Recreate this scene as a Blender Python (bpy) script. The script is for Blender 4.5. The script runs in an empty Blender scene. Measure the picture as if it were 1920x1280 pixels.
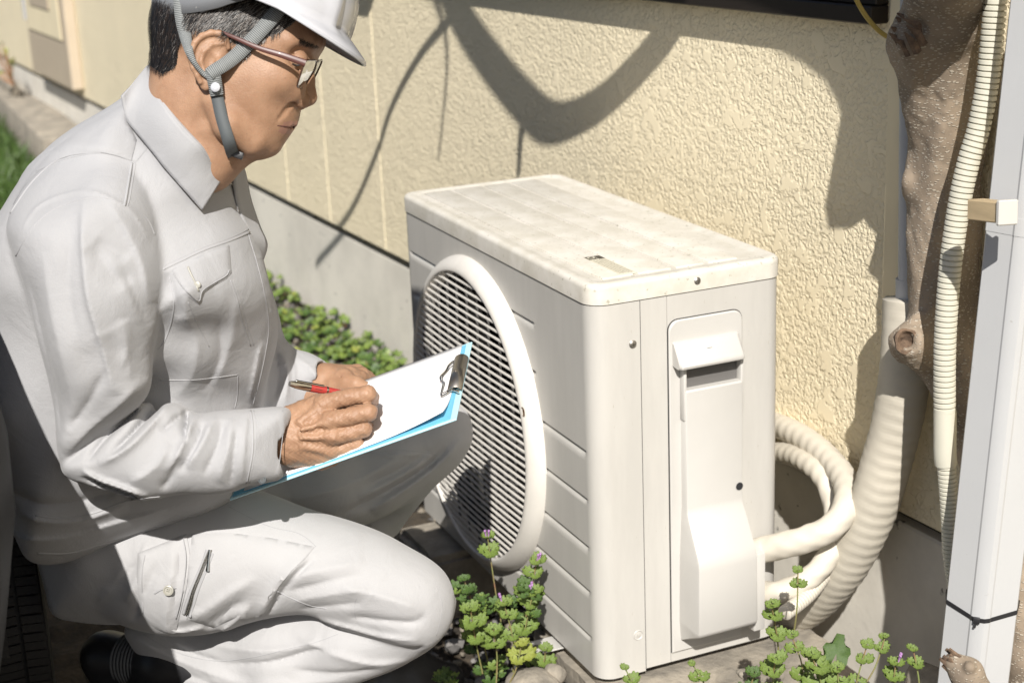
import bpy, bmesh, math, random
import numpy as np
from mathutils import Vector, Matrix
from mathutils.bvhtree import BVHTree

SC = bpy.context.scene
COL = SC.collection
random.seed(7)
RNG = np.random.default_rng(11)

# ------------------------------------------------------------------ camera, sky, sun, exposure
FPX = 2929.886
CAM = np.array([1.9002976, -0.9335545, 1.1941118])
def _rot(rx, ry, rz):
    cx, sx, cy, sy, cz, sz = math.cos(rx), math.sin(rx), math.cos(ry), math.sin(ry), math.cos(rz), math.sin(rz)
    return (np.array([[cz, -sz, 0], [sz, cz, 0], [0, 0, 1]]) @ np.array([[cy, 0, sy], [0, 1, 0], [-sy, 0, cy]])
            @ np.array([[1, 0, 0], [0, cx, -sx], [0, sx, cx]]))
CR = _rot(1.2732546, 0.0407042, 1.15506845)
cam = bpy.data.cameras.new('camera')
cam.sensor_width = 36.0
cam.lens = FPX / 1920 * 36.0
cam.clip_start = 0.05
cam.clip_end = 400
cam.dof.use_dof = True
cam.dof.focus_distance = 2.05
cam.dof.aperture_fstop = 5.6
camo = bpy.data.objects.new('camera', cam)
COL.objects.link(camo)
_m = Matrix([[*CR[0], CAM[0]], [*CR[1], CAM[1]], [*CR[2], CAM[2]], [0, 0, 0, 1]])
camo.matrix_world = _m
SC.camera = camo

SUN = Vector((0.69, -0.32, 0.65)).normalized()
world = bpy.data.worlds.new('World')
SC.world = world
world.use_nodes = True
wn = world.node_tree
sky = wn.nodes.new('ShaderNodeTexSky')
sky.sky_type = 'NISHITA'
sky.sun_disc = False
sky.sun_elevation = math.asin(SUN.z)
sky.sun_rotation = math.atan2(SUN.x, SUN.y)
sky.air_density = 1.0
sky.dust_density = 1.5
sky.ozone_density = 1.0
bg = wn.nodes['Background']
bg.inputs['Strength'].default_value = 0.062
wn.links.new(sky.outputs[0], bg.inputs['Color'])
sl = bpy.data.lights.new('sun', 'SUN')
sl.energy = 5.0
sl.angle = math.radians(0.53)
sl.color = (1.0, 0.96, 0.90)
so = bpy.data.objects.new('sun', sl)
COL.objects.link(so)
so.rotation_euler = SUN.to_track_quat('Z', 'Y').to_euler()
SC.view_settings.view_transform = 'Standard'
SC.view_settings.look = 'None'
SC.view_settings.exposure = 0.36
SC.view_settings.gamma = 1.0
SC.view_settings.use_curve_mapping = False

# ------------------------------------------------------------------ small geometry toolkit
def ray(px, py):
    d = CR @ np.array([(px - 960) / FPX, -(py - 640) / FPX, -1.0])
    return d
def at(px, py, depth):
    """point of the place seen at photo pixel (px,py), 'depth' metres in front of the lens"""
    return CAM + ray(px, py) * depth
def on_z(px, py, z):
    d = ray(px, py); return CAM + d * ((z - CAM[2]) / d[2])
def on_x(px, py, x):
    d = ray(px, py); return CAM + d * ((x - CAM[0]) / d[0])
def on_y(px, py, y):
    d = ray(px, py); return CAM + d * ((y - CAM[1]) / d[1])
def depth_of(P):
    return float(-((np.array(P) - CAM) @ CR)[2])
WA = math.radians(3.05)
W0 = np.array([-1.937, 0.4])
WD = np.array([math.cos(WA), math.sin(WA)])
WN = np.array([-math.sin(WA), math.cos(WA)])
def on_wall(px, py, off=0.0):
    d = ray(px, py); t = ((W0 - CAM[:2]) @ WN - off) / (d[:2] @ WN); return CAM + d * t
def wp(s, off, z):
    q = W0 + WD * s - WN * off
    return (q[0], q[1], z)

def thing(name, label, cat, loc=(0, 0, 0), group=None):
    o = bpy.data.objects.new(name, None); COL.objects.link(o)
    o.location = loc; o.empty_display_size = 0.05
    o['label'] = label; o['category'] = cat
    if group: o['group'] = group
    return o
def tag(o, label=None, cat=None, group=None, kind=None):
    if label: o['label'] = label
    if cat: o['category'] = cat
    if group: o['group'] = group
    if kind: o['kind'] = kind
    return o
def absloc(o):
    v = Vector((0, 0, 0))
    while o is not None:
        v += o.location; o = o.parent
    return v
def mk(name, verts, faces, mat, parent=None, smooth=True, sharp=35, mats=None, midx=None, loc=None):
    """verts in world metres"""
    me = bpy.data.meshes.new(name)
    V = np.asarray(verts, dtype=np.float64).reshape(-1, 3)
    off = np.array(absloc(parent)) if parent is not None else np.zeros(3)
    if loc is not None: off = off + (np.array(loc) - off)
    V = V - off
    if isinstance(faces, np.ndarray):
        faces = faces.tolist()
    me.from_pydata(V.tolist(), [], faces)
    for m in (mats or [mat]):
        me.materials.append(m)
    if midx is not None:
        me.polygons.foreach_set('material_index', np.asarray(midx, dtype=np.int32))
    if smooth:
        me.polygons.foreach_set('use_smooth', [True] * len(me.polygons))
        if sharp: me.set_sharp_from_angle(angle=math.radians(sharp))
    me.update()
    o = bpy.data.objects.new(name, me); COL.objects.link(o)
    if parent is not None:
        o.parent = parent
        if loc is not None:
            o.location = Vector(loc) - absloc(parent)
    elif loc is not None:
        o.location = loc
    return o
def clone(o, parent=None, loc=None):
    c = o.copy(); COL.objects.link(c)
    if parent is not None: c.parent = parent
    if loc is not None: c.location = loc
    return c
class MB:
    def __init__(s): s.v = []; s.f = []
    def add(s, v, f):
        b = len(s.v); s.v += [tuple(map(float, p)) for p in v]; s.f += [tuple(int(i) + b for i in q) for q in f]; return s
    def box(s, lo, hi, T=None):
        x0, y0, z0 = lo; x1, y1, z1 = hi
        v = [(x, y, z) for x in (x0, x1) for y in (y0, y1) for z in (z0, z1)]
        f = [(0, 1, 3, 2), (4, 6, 7, 5), (0, 4, 5, 1), (2, 3, 7, 6), (0, 2, 6, 4), (1, 5, 7, 3)]
        if T is not None: v = [T(*p) for p in v]
        return s.add(v, f)
    def mk(s, name, mat, parent=None, **k): return mk(name, s.v, s.f, mat, parent, **k)

def rbox(lo, hi, r=0.004, seg=2, T=None):
    """bevelled box -> verts, faces"""
    bm = bmesh.new()
    bmesh.ops.create_cube(bm, size=1)
    lo = np.array(lo); hi = np.array(hi)
    for v in bm.verts:
        v.co = Vector((lo + hi) / 2 + np.array(v.co) * (hi - lo))
    bmesh.ops.bevel(bm, geom=bm.edges[:] + bm.verts[:], offset=r, segments=seg, profile=0.5, affect='EDGES')
    bm.verts.index_update()
    v = [tuple(p.co) for p in bm.verts]; f = [tuple(q.index for q in p.verts) for p in bm.faces]
    bm.free()
    if T is not None: v = [T(*p) for p in v]
    return v, f
def catmull(P, n=8, closed=False):
    P = np.asarray(P, float)
    m = len(P); out = []
    rng = range(m) if closed else range(m - 1)
    for i in rng:
        if closed: p0, p1, p2, p3 = P[(i - 1) % m], P[i], P[(i + 1) % m], P[(i + 2) % m]
        else: p0, p1, p2, p3 = P[max(i - 1, 0)], P[i], P[i + 1], P[min(i + 2, m - 1)]
        for k in range(n):
            t = k / n
            out.append(0.5 * ((2 * p1) + (-p0 + p2) * t + (2 * p0 - 5 * p1 + 4 * p2 - p3) * t * t + (-p0 + 3 * p1 - 3 * p2 + p3) * t ** 3))
    if not closed: out.append(P[-1])
    return np.array(out)
def tube(path, rad, n=12, caps=True, flat=None):
    """swept tube with parallel transport frames; rad scalar or list; -> verts, faces"""
    P = np.asarray(path, float); m = len(P)
    R = np.full(m, rad) if np.isscalar(rad) else np.asarray(rad, float)
    T = np.gradient(P, axis=0); T /= np.linalg.norm(T, axis=1)[:, None] + 1e-12
    up = np.array([0, 0, 1.0]) if abs(T[0][2]) < .9 else np.array([1.0, 0, 0])
    N = np.cross(T[0], up); N /= np.linalg.norm(N)
    vs = []; ang = np.linspace(0, 2 * np.pi, n, endpoint=False)
    for i in range(m):
        N = N - T[i] * (N @ T[i]); N /= np.linalg.norm(N)
        B = np.cross(T[i], N)
        a, b = (1, 1) if flat is None else flat
        vs.append(P[i] + R[i] * (a * np.cos(ang)[:, None] * N + b * np.sin(ang)[:, None] * B))
    V = np.concatenate(vs); F = []
    for i in range(m - 1):
        for j in range(n):
            k = (j + 1) % n
            F.append((i * n + j, i * n + k, (i + 1) * n + k, (i + 1) * n + j))
    if caps:
        F.append(tuple(range(n))[::-1]); F.append(tuple((m - 1) * n + j for j in range(n)))
    return V, F
def lathe(prof, n, C, axis='y'):
    """profile list (r,h) closed or open around axis through C"""
    V = []; F = []
    for (r, h) in prof:
        for j in range(n):
            a = 2 * math.pi * j / n
            if axis == 'y': V.append((C[0] + r * math.cos(a), C[1] + h, C[2] + r * math.sin(a)))
            elif axis == 'x': V.append((C[0] + h, C[1] + r * math.cos(a), C[2] + r * math.sin(a)))
            else: V.append((C[0] + r * math.cos(a), C[1] + r * math.sin(a), C[2] + h))
    for i in range(len(prof) - 1):
        for j in range(n):
            k = (j + 1) % n
            F.append((i * n + j, (i + 1) * n + j, (i + 1) * n + k, i * n + k))
    return V, F

# ------------------------------------------------------------------ materials
def hexc(r, g, b): return (r, g, b, 1)
def mat(name, col, rough=0.6, metal=0.0, var=0.0, vscale=6, col2=None, bump=0.0, bscale=80, bdetail=4, bdist=0.002,
        spec=0.5, speck=0.0, speckcol=(0.03, 0.03, 0.025), speckscale=120, sub=0.0, subcol=None, coat=0.0, stretch=None, sheen=0.0):
    m = bpy.data.materials.new(name); m.use_nodes = True
    nt = m.node_tree; N = nt.nodes; L = nt.links
    b = N['Principled BSDF']
    b.inputs['Roughness'].default_value = rough
    b.inputs['Metallic'].default_value = metal
    b.inputs['Specular IOR Level'].default_value = spec
    if coat: b.inputs['Coat Weight'].default_value = coat
    if sheen: b.inputs['Sheen Weight'].default_value = sheen
    if sub:
        b.inputs['Subsurface Weight'].default_value = sub
        b.inputs['Subsurface Radius'].default_value = (0.012, 0.004, 0.002)
        b.inputs['Subsurface Scale'].default_value = 0.6
    tc = N.new('ShaderNodeTexCoord')
    vec = tc.outputs['Object']
    if stretch:
        mp = N.new('ShaderNodeMapping'); mp.inputs['Scale'].default_value = stretch
        L.new(vec, mp.inputs['Vector']); vec = mp.outputs['Vector']
    cur = None
    c1 = (*col[:3], 1)
    if var > 0 or col2:
        nz = N.new('ShaderNodeTexNoise'); nz.inputs['Scale'].default_value = vscale; nz.inputs['Detail'].default_value = 6
        nz.inputs['Roughness'].default_value = 0.65
        L.new(vec, nz.inputs['Vector'])
        cr = N.new('ShaderNodeValToRGB')
        c2 = (*col2[:3], 1) if col2 else tuple(x * (1 - var) for x in col[:3]) + (1,)
        cr.color_ramp.elements[0].position = 0.38; cr.color_ramp.elements[0].color = c2
        cr.color_ramp.elements[1].position = 0.62; cr.color_ramp.elements[1].color = c1
        L.new(nz.outputs['Fac'], cr.inputs['Fac']); cur = cr.outputs['Color']
    if speck > 0:
        nz = N.new('ShaderNodeTexNoise'); nz.inputs['Scale'].default_value = speckscale; nz.inputs['Detail'].default_value = 3
        L.new(vec, nz.inputs['Vector'])
        cr = N.new('ShaderNodeValToRGB'); cr.color_ramp.elements[0].position = 0.5 + 0.25 * (1 - speck)
        cr.color_ramp.elements[1].position = min(0.99, 0.5 + 0.25 * (1 - speck) + 0.05)
        L.new(nz.outputs['Fac'], cr.inputs['Fac'])
        mx = N.new('ShaderNodeMixRGB'); L.new(cr.outputs['Color'], mx.inputs['Fac'])
        if cur is not None: L.new(cur, mx.inputs['Color1'])
        else: mx.inputs['Color1'].default_value = c1
        mx.inputs['Color2'].default_value = (*speckcol, 1); cur = mx.outputs['Color']
    if cur is not None: L.new(cur, b.inputs['Base Color'])
    else: b.inputs['Base Color'].default_value = c1
    if bump > 0:
        nz = N.new('ShaderNodeTexNoise'); nz.inputs['Scale'].default_value = bscale; nz.inputs['Detail'].default_value = bdetail
        L.new(vec, nz.inputs['Vector'])
        bp = N.new('ShaderNodeBump'); bp.inputs['Strength'].default_value = bump; bp.inputs['Distance'].default_value = bdist
        L.new(nz.outputs['Fac'], bp.inputs['Height']); L.new(bp.outputs['Normal'], b.inputs['Normal'])
    return m

def mat_stucco():
    m = mat('stucco_cream', (0.84, 0.74, 0.53), 0.85, var=0.05, vscale=3)
    nt = m.node_tree; N = nt.nodes; L = nt.links; b = N['Principled BSDF']
    tc = N.new('ShaderNodeTexCoord')
    # flat trowelled islands standing over a granular ground
    def noise(scale, det, dist=0.0, vec=None):
        n = N.new('ShaderNodeTexNoise'); n.inputs['Scale'].default_value = scale; n.inputs['Detail'].default_value = det; n.inputs['Distortion'].default_value = dist
        L.new(vec or tc.outputs['Object'], n.inputs['Vector']); return n.outputs['Fac']
    def rng(src, a, b_, c=0.0, d=1.0):
        r = N.new('ShaderNodeMapRange'); r.interpolation_type = 'SMOOTHSTEP'; r.inputs['From Min'].default_value = a; r.inputs['From Max'].default_value = b_
        r.inputs['To Min'].default_value = c; r.inputs['To Max'].default_value = d; L.new(src, r.inputs['Value']); return r.outputs['Result']
    fine = rng(noise(135, 2.5, .4), .36, .60, 0, .72)
    isl = rng(noise(34, 3.0, .5), .565, .60)
    mx = N.new('ShaderNodeMix'); mx.data_type = 'FLOAT'
    L.new(isl, mx.inputs[0]); L.new(fine, mx.inputs[2]); mx.inputs[3].default_value = 1.0
    bp = N.new('ShaderNodeBump'); bp.inputs['Strength'].default_value = 1.0; bp.inputs['Distance'].default_value = 0.0019
    L.new(mx.outputs[0], bp.inputs['Height']); L.new(bp.outputs['Normal'], b.inputs['Normal'])
    return m

M = {}
M['stucco'] = mat_stucco()
M['stucco_joint'] = mat('joint_sealant', (0.80, 0.70, 0.49), 0.8, var=0.05)
M['foundation'] = mat('foundation_concrete', (0.74, 0.70, 0.62), 0.9, var=0.16, vscale=5, bump=0.25, bscale=60, speck=0.25, speckcol=(0.2, 0.19, 0.17), speckscale=40)
M['dark_gap'] = mat('dark_flashing', (0.03, 0.03, 0.03), 0.6)
M['concrete'] = mat('rough_concrete', (0.35, 0.31, 0.25), 0.95, col2=(0.2, 0.18, 0.15), vscale=14, bump=0.9, bscale=70, bdist=0.004)
M['soil'] = mat('soil', (0.075, 0.058, 0.04), 1.0, col2=(0.035, 0.028, 0.02), vscale=20, bump=1.0, bscale=90, bdist=0.006)
M['paint'] = mat('cream_painted_steel', (0.52, 0.503, 0.468), 0.38, var=0.07, vscale=5, stretch=(5, 5, .8), bump=0.05, bscale=300, bdist=0.0006, speck=0.10, speckcol=(0.36, 0.33, 0.27), speckscale=90)
M['paint_top'] = mat('dusty_painted_steel', (0.65, 0.62, 0.56), 0.55, col2=(0.56, 0.53, 0.46), vscale=22, bump=0.1, bscale=200, bdist=0.0006, speck=0.42, speckcol=(0.40, 0.38, 0.31), speckscale=130)
M['plastic_white'] = mat('white_moulded_plastic', (0.53, 0.515, 0.485), 0.42, var=0.03, vscale=8)
M['slat'] = mat('grille_plastic', (0.68, 0.65, 0.60), 0.5, var=0.06, vscale=20)
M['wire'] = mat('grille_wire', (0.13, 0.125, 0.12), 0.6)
M['black_inner'] = mat('fan_cavity_black', (0.018, 0.018, 0.02), 0.8)
M['steel'] = mat('screw_steel', (0.45, 0.43, 0.4), 0.35, metal=0.9)
M['rusty'] = mat('rusty_screw', (0.28, 0.16, 0.08), 0.6, metal=0.4, var=0.5, vscale=200)
M['ink'] = mat('label_ink', (0.07, 0.06, 0.045), 0.7)
M['ink_faded'] = mat('faded_ink', (0.38, 0.35, 0.27), 0.7)
M['label'] = mat('faded_label', (0.66, 0.62, 0.50), 0.6, var=0.05)
M['bark'] = None
M['wrap'] = mat('vinyl_tape_wrap', (0.60, 0.555, 0.47), 0.55, var=0.08, vscale=9, bump=0.12, bscale=30, bdist=0.002)
M['wrap_grey'] = mat('aged_vinyl_wrap', (0.52, 0.48, 0.40), 0.6, var=0.14, vscale=7, bump=0.08, bscale=40, bdist=0.002)
M['conduit'] = mat('corrugated_conduit', (0.58, 0.56, 0.47), 0.5, var=0.06, vscale=20)
M['pvc'] = mat('grey_pvc', (0.42, 0.43, 0.45), 0.45)
M['gutter'] = mat('pale_grey_pvc', (0.47, 0.475, 0.48), 0.42, var=0.05, vscale=2.5, speck=0.06, speckcol=(0.35, 0.34, 0.33), speckscale=70)
M['ziptie'] = mat('black_nylon', (0.02, 0.02, 0.022), 0.35)
M['bronze'] = mat('dark_bronze_aluminium', (0.03, 0.024, 0.02), 0.45, metal=0.3)
M['wood'] = mat('pale_wood_block', (0.52, 0.40, 0.24), 0.7, var=0.2, vscale=12, stretch=(1, 8, 8))
M['cable'] = mat('yellow_cable', (0.42, 0.30, 0.06), 0.5, var=0.2)

# ------------------------------------------------------------------ setting: ground
GZ = -0.135
def ground():
    xs = np.concatenate([np.linspace(-60, -7, 12), np.linspace(-6.5, -3.2, 30), np.linspace(-3.1, 1.6, 160), np.linspace(1.8, 6, 12), np.linspace(8, 60, 8)])
    ys = np.concatenate([np.linspace(-60, -3, 10), np.linspace(-2.6, -1.3, 14), np.linspace(-1.25, 0.62, 70), np.linspace(1, 40, 8)])
    X, Y = np.meshgrid(xs, ys, indexing='ij')
    near = np.exp(-((X + 1) ** 2 / 8 + (Y) ** 2 / 2))
    Z = GZ + near * (0.012 * np.sin(X * 9 + 2 * np.sin(Y * 7)) * np.sin(Y * 11 + X * 3) + 0.006 * RNG.standard_normal(X.shape))
    V = np.stack([X, Y, Z], -1).reshape(-1, 3); n = len(ys); F = []
    for i in range(len(xs) - 1):
        for j in range(n - 1):
            a = i * n + j; F.append((a, a + n, a + n + 1, a + 1))
    tag(mk('ground', V, F, M['soil']), kind='structure')
ground()

# ------------------------------------------------------------------ house wall
def build_wall():
    t = thing('house_wall', 'cream stucco house wall on a grey concrete foundation behind the outdoor unit', 'wall', wp(0, 0, GZ))
    # stucco panels between the vertical joints, each 6 mm apart with sealant recessed
    js = [-14.0, -0.862, -0.49, -0.067, 1.968, 7.0]
    for a, b in zip(js[:-1], js[1:]):
        v, f = rbox((a + 0.006, -0.02, 0.205), (b - 0.006, 0.10, 3.2), 0.0025, 1)
        # box in wall frame: x=s, y=depth into the wall
        v = [wp(p[0], -p[1] - 0.0, p[2]) for p in v]
        mk('stucco_panel', v, f, M['stucco'], t, smooth=False)
    for s in js[1:-1]:
        v = MB().box((s - 0.006, -0.0185, 0.205), (s + 0.006, 0.05, 3.2), lambda x, y, z: wp(x, -y, z))
        v.mk('joint_seal', M['stucco_joint'], t, smooth=False)
    MB().box((-14, 0.02, 0.178), (7, 0.09, 0.2047), lambda x, y, z: wp(x, -y, z)).mk('flashing_gap', M['dark_gap'], t, smooth=False)
    v, f = rbox((-14, -0.004, GZ - 0.3), (7, 0.10, 0.178), 0.004, 1)
    mk('foundation', [wp(p[0], -p[1], p[2]) for p in v], f, M['foundation'], t, smooth=False)
    # spacer chips seen in the gap
    for s in np.arange(-3.2, 0.4, 0.41):
        MB().box((s, 0.004, 0.1795), (s + 0.03, 0.03, 0.204), lambda x, y, z: wp(x, -y, z)).mk('spacer_chip', M['concrete'], t, smooth=False)
    MB().box((-14, 0.10, GZ - 0.3), (7, 0.3, 3.2), lambda x, y, z: wp(x, -y, z)).mk('wall_core', M['foundation'], t, smooth=False)
    # corner trim strip standing proud at the joint by the tree
    v, f = rbox((1.972, -0.034, 0.2), (2.008, -0.0205, 3.2), 0.003, 2)
    mk('trim_strip', [wp(p[0], -p[1], p[2]) for p in v], f, M['stucco_joint'], t)
    return t
wall = build_wall()

# window frame bottom at top right
def window():
    t = thing('sliding_window', 'dark bronze aluminium window frame whose bottom rails cross the top right of the wall', 'window', wp(1.7, 0.03, 0.95))
    for (z0, z1, o0, o1) in ((0.949, 0.975, 0.0205, 0.054), (0.9755, 1.0, 0.0205, 0.045), (1.0005, 1.03, 0.0205, 0.052)):
        v, f = rbox((-0.6, -o1, z0), (1.955, -o0, z1), 0.002, 1)
        mk('sill_rail', [wp(p[0], -p[1], p[2]) for p in v], f, M['bronze'], t)
    for s0 in (-0.6, 0.66, 1.915):
        v, f = rbox((s0, -0.060, 1.0305), (s0 + 0.04, -0.0205, 1.9), 0.002, 1)
        mk('frame_post', [wp(p[0], -p[1], p[2]) for p in v], f, M['bronze'], t)
    g = mat('window_glass', (0.03, 0.035, 0.04), 0.05)
    MB().box((-0.55, -0.034, 1.031), (1.91, -0.03, 1.9), lambda x, y, z: wp(x, -y, z)).mk('pane', g, t, smooth=False)
window()
# ------------------------------------------------------------------ outdoor unit
AW, AD, AH = 0.78, 0.32, 0.622
AC = thing('outdoor_unit', 'cream air conditioner outdoor unit with round fan grille standing by the stucco wall', 'air conditioner', (-AW / 2, AD / 2, 0))
RC = 0.028
GC = (-0.447, 0.295)    # grille centre x,z
def perim(kind):
    """list of (x,y,nx,ny) along the shell seen from above"""
    out = []
    def arc(cx, cy, a0, a1, n):
        for k in range(n + 1):
            a = math.radians(a0 + (a1 - a0) * k / n); out.append((cx + RC * math.cos(a), cy + RC * math.sin(a), math.cos(a), math.sin(a)))
    if kind == 'front':
        out.append((-AW, AD - 0.01, -1, 0)); out.append((-AW, AD * .5, -1, 0))
        arc(-AW + RC, RC, 180, 270, 6)
        xs = set(np.linspace(-AW + RC + .012, -RC - .012, 58).tolist())
        for g in (-0.197, -0.201, -.205, -0.7, -0.704): xs.add(g)
        xs |= {-AW + RC + .004, -RC - .003, -RC - .007}
        for x in sorted(xs): out.append((x, 0, 0, -1))
        arc(-RC, RC, 270, 360, 7)
        out.append((0, 0.0772, 1, 0))
    return out
def front_panel():
    P = perim('front')
    gz = [0.062, 0.138, 0.211, 0.288, 0.364, 0.438, 0.517]
    zs = {0.0, 0.59}
    for g in gz:
        for d in (-.0085, -.006, -.003, 0, .0012, .0024, .0034): zs.add(g + d)
    zs |= set(np.linspace(0.005, 0.585, 50).tolist())
    zs = sorted(zs)
    def groove(x, z, ny):
        if ny > -0.99: return 0.0
        d = 0.0
        for i, g in enumerate(gz):
            xe = -0.030 if i < 5 else -0.199
            xs_ = -AW + RC + .003
            if xs_ < x < xe or True:
                e = min(max((xe - x) / 0.006, 0), 1) * min(max((x - xs_) / .006, 0), 1)
                if i >= 5: pass
                q = z - g
                if -.0085 <= q <= .0034:
                    h = (q + .0085) / .0085 if q < 0 else (1.0 if q <= .0012 else max(0, 1 - (q - .0012) / .0012))
                    d = max(d, 0.0055 * h * e)
        return d
    V = []; 
    for (x, y, nx, ny) in P:
        for z in zs:
            d = groove(x, z, ny)
            V.append((x - nx * d, y - ny * d, z))
    n = len(zs); F = []
    for i in range(len(P) - 1):
        for j in range(n - 1):
            xc = (P[i][0] + P[i + 1][0]) / 2; zc = (zs[j] + zs[j + 1]) / 2
            if P[i][3] < -.99 and math.hypot(xc - GC[0], zc - GC[1]) < 0.252: continue
            a = i * n + j; F.append((a, a + n, a + n + 1, a + 1))
    o = mk('front_panel', V, F, M['paint'], AC, sharp=40)
front_panel()
def side_panel():
    y0 = 0.0784
    prof = [(0, y0), (0, 0.1208), (-0.0016, 0.1211), (-0.0016, 0.1216), (0, 0.1219), (0, AD - RC)]
    for k in range(1, 7):
        a = math.radians(90 * k / 6); prof.append((-RC + RC * math.cos(a), AD - RC + RC * math.sin(a)))
    prof.append((-AW + 0.3, AD))
    prof.append((-AW, AD))
    V = []; F = []
    zs = [0.0, 0.0, .59]; 
    for x, y in prof: V += [(x, y, 0.004), (x, y, .59)]
    for i in range(len(prof) - 1): F.append((2 * i, 2 * i + 2, 2 * i + 3, 2 * i + 1))
    mk('side_panel', V, F, M['paint'], AC, sharp=50)
    # folded return edges behind the seam
    MB().box((-0.012, 0.066, 0.006), (-0.0013, 0.09, 0.588)).mk('seam_flange', M['wire'], AC, smooth=False)
    MB().box((-AW + .01, .012, 0.004), (-.012, AD - .01, 0.02)).mk('base_pan', M['paint'], AC, smooth=False)
side_panel()
def lid():
    # rounded tray
    H0, H1 = 0.5915, AH; e = 0.002
    V = []; F = []
    def ring(inset, z, r):
        pts = []
        x0, x1, y0, y1 = -AW - e + inset, e + inset * -1, -e + inset, AD + e - inset
        for (cx, cy, a0) in ((x1 - r, y1 - r, 0), (x0 + r, y1 - r, 90), (x0 + r, y0 + r, 180), (x1 - r, y0 + r, 270)):
            for k in range(8):
                a = math.radians(a0 + 90 * k / 7); pts.append((cx + r * math.cos(a), cy + r * math.sin(a), z))
        return pts
    rr = RC + e
    rings = [ring(0.003, H0 + 0.001, rr - .003), ring(0.0, H0, rr), ring(0, H1 - 0.008, rr)]
    for k in range(1, 5):
        a = math.radians(90 * k / 4); rings.append(ring(0.008 * (1 - math.cos(a)), H1 - 0.008 + 0.008 * math.sin(a), rr - .008 * (1 - math.cos(a)) * .8))
    # raised field
    rings.append(ring(0.016, H1, 0.022)); rings.append(ring(0.021, H1 - 0.0022, 0.02)); rings.append(ring(0.026, H1 - 0.0022, 0.018))
    n = 32
    for r in rings: V += r
    for i in range(len(rings) - 1):
        for j in range(n):
            k = (j + 1) % n; F.append((i * n + j, i * n + k, (i + 1) * n + k, (i + 1) * n + j))
    F.append(tuple((len(rings) - 1) * n + j for j in range(n)))
    L = mk('lid', V, F, M['paint_top'], AC, sharp=45)
    # long pressed ribs
    ys = [0.030, 0.088, 0.150, 0.205, 0.262]
    for y0, y1 in zip(ys[:-1], ys[1:]):
        v, f = rbox((-0.748, y0 + .004, H1 - .004), (-0.030, y1 - .004, H1 + 0.0002), 0.0016, 2)
        mk('pressed_panel', v, f, M['paint_top'], L)
    # warning label
    z = H1 + 0.0008
    T = lambda x, y, zz: (x, y, zz)
    lb = MB().box((-0.150, 0.064, H1 - .001), (-0.034, 0.090, z)).mk('label_sticker', M['label'], L, smooth=False)
    bm = MB(); bm.box((-0.150, 0.0645, z), (-0.132, 0.0785, z + .0003)); bm.box((-0.150, 0.080, z), (-0.130, 0.0895, z + .0003)); bm.mk('label_mark', M['ink'], L, smooth=False)
    ring_, rf = lathe([(0.0035, 0), (0.0058, 0)], 18, (-0.141, 0.0715, z + .0006), 'z')
    mk('label_symbol', ring_, rf, M['label'], L, smooth=False)
    bm = MB()
    for r in range(5):
        x = -0.126
        while x < -0.04:
            w = random.uniform(.003, .012); bm.box((x, 0.067 + r * .0044, z), (min(x + w, -.038), 0.0692 + r * .0044, z + .0002)); x += w + .002
    bm.mk('label_print', M['ink_faded'], L, smooth=False)
    return L
LID = lid()
def screw(parent, C, n, r=0.0055, m='steel', name='screw'):
    n = Vector(n).normalized(); q = n.to_track_quat('Z', 'Y')
    V = []; F = []; prof = [(r, 0), (r, .0012), (r * .7, .0026), (r * .25, .003)]
    k = 14
    for (rr, h) in prof:
        for j in range(k):
            a = 2 * math.pi * j / k; V.append(Vector(C) + q @ Vector((rr * math.cos(a), rr * math.sin(a), h)))
    for i in range(3):
        for j in range(k): F.append((i * k + j, i * k + (j + 1) % k, (i + 1) * k + (j + 1) % k, (i + 1) * k + j))
    F.append(tuple(3 * k + j for j in range(k)))
    b = len(V)
    for (w, h) in ((r * .55, r * .12), (r * .12, r * .55)):
        c = len(V)
        for (x, y) in ((-w, -h), (w, -h), (w, h), (-w, h)): V.append(Vector(C) + q @ Vector((x, y, .0032)))
        F.append((c, c + 1, c + 2, c + 3))
    mi = [0] * (len(F) - 2) + [1, 1]
    o = mk(name, [tuple(v) for v in V], F, None, parent, mats=[M[m], M['ink']], midx=mi)
    return o
screw(LID, (0.0015, 0.171, 0.606), (1, 0, .1))
screw(AC, (0.0, 0.065, 0.527), (1, 0, 0), 0.006)
screw(AC, (0.0, 0.266, 0.030), (1, 0, 0), 0.006)
def dimple():
    v, f = lathe([(0.0085, 0.0004), (0.0075, 0.0012), (0.0062, -0.0002), (0.004, 0.0004), (0.0, 0.0008)], 18, (0, 0.065, 0.064), 'x')
    mk('dimple', v, f, M['paint'], AC)
dimple()
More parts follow.
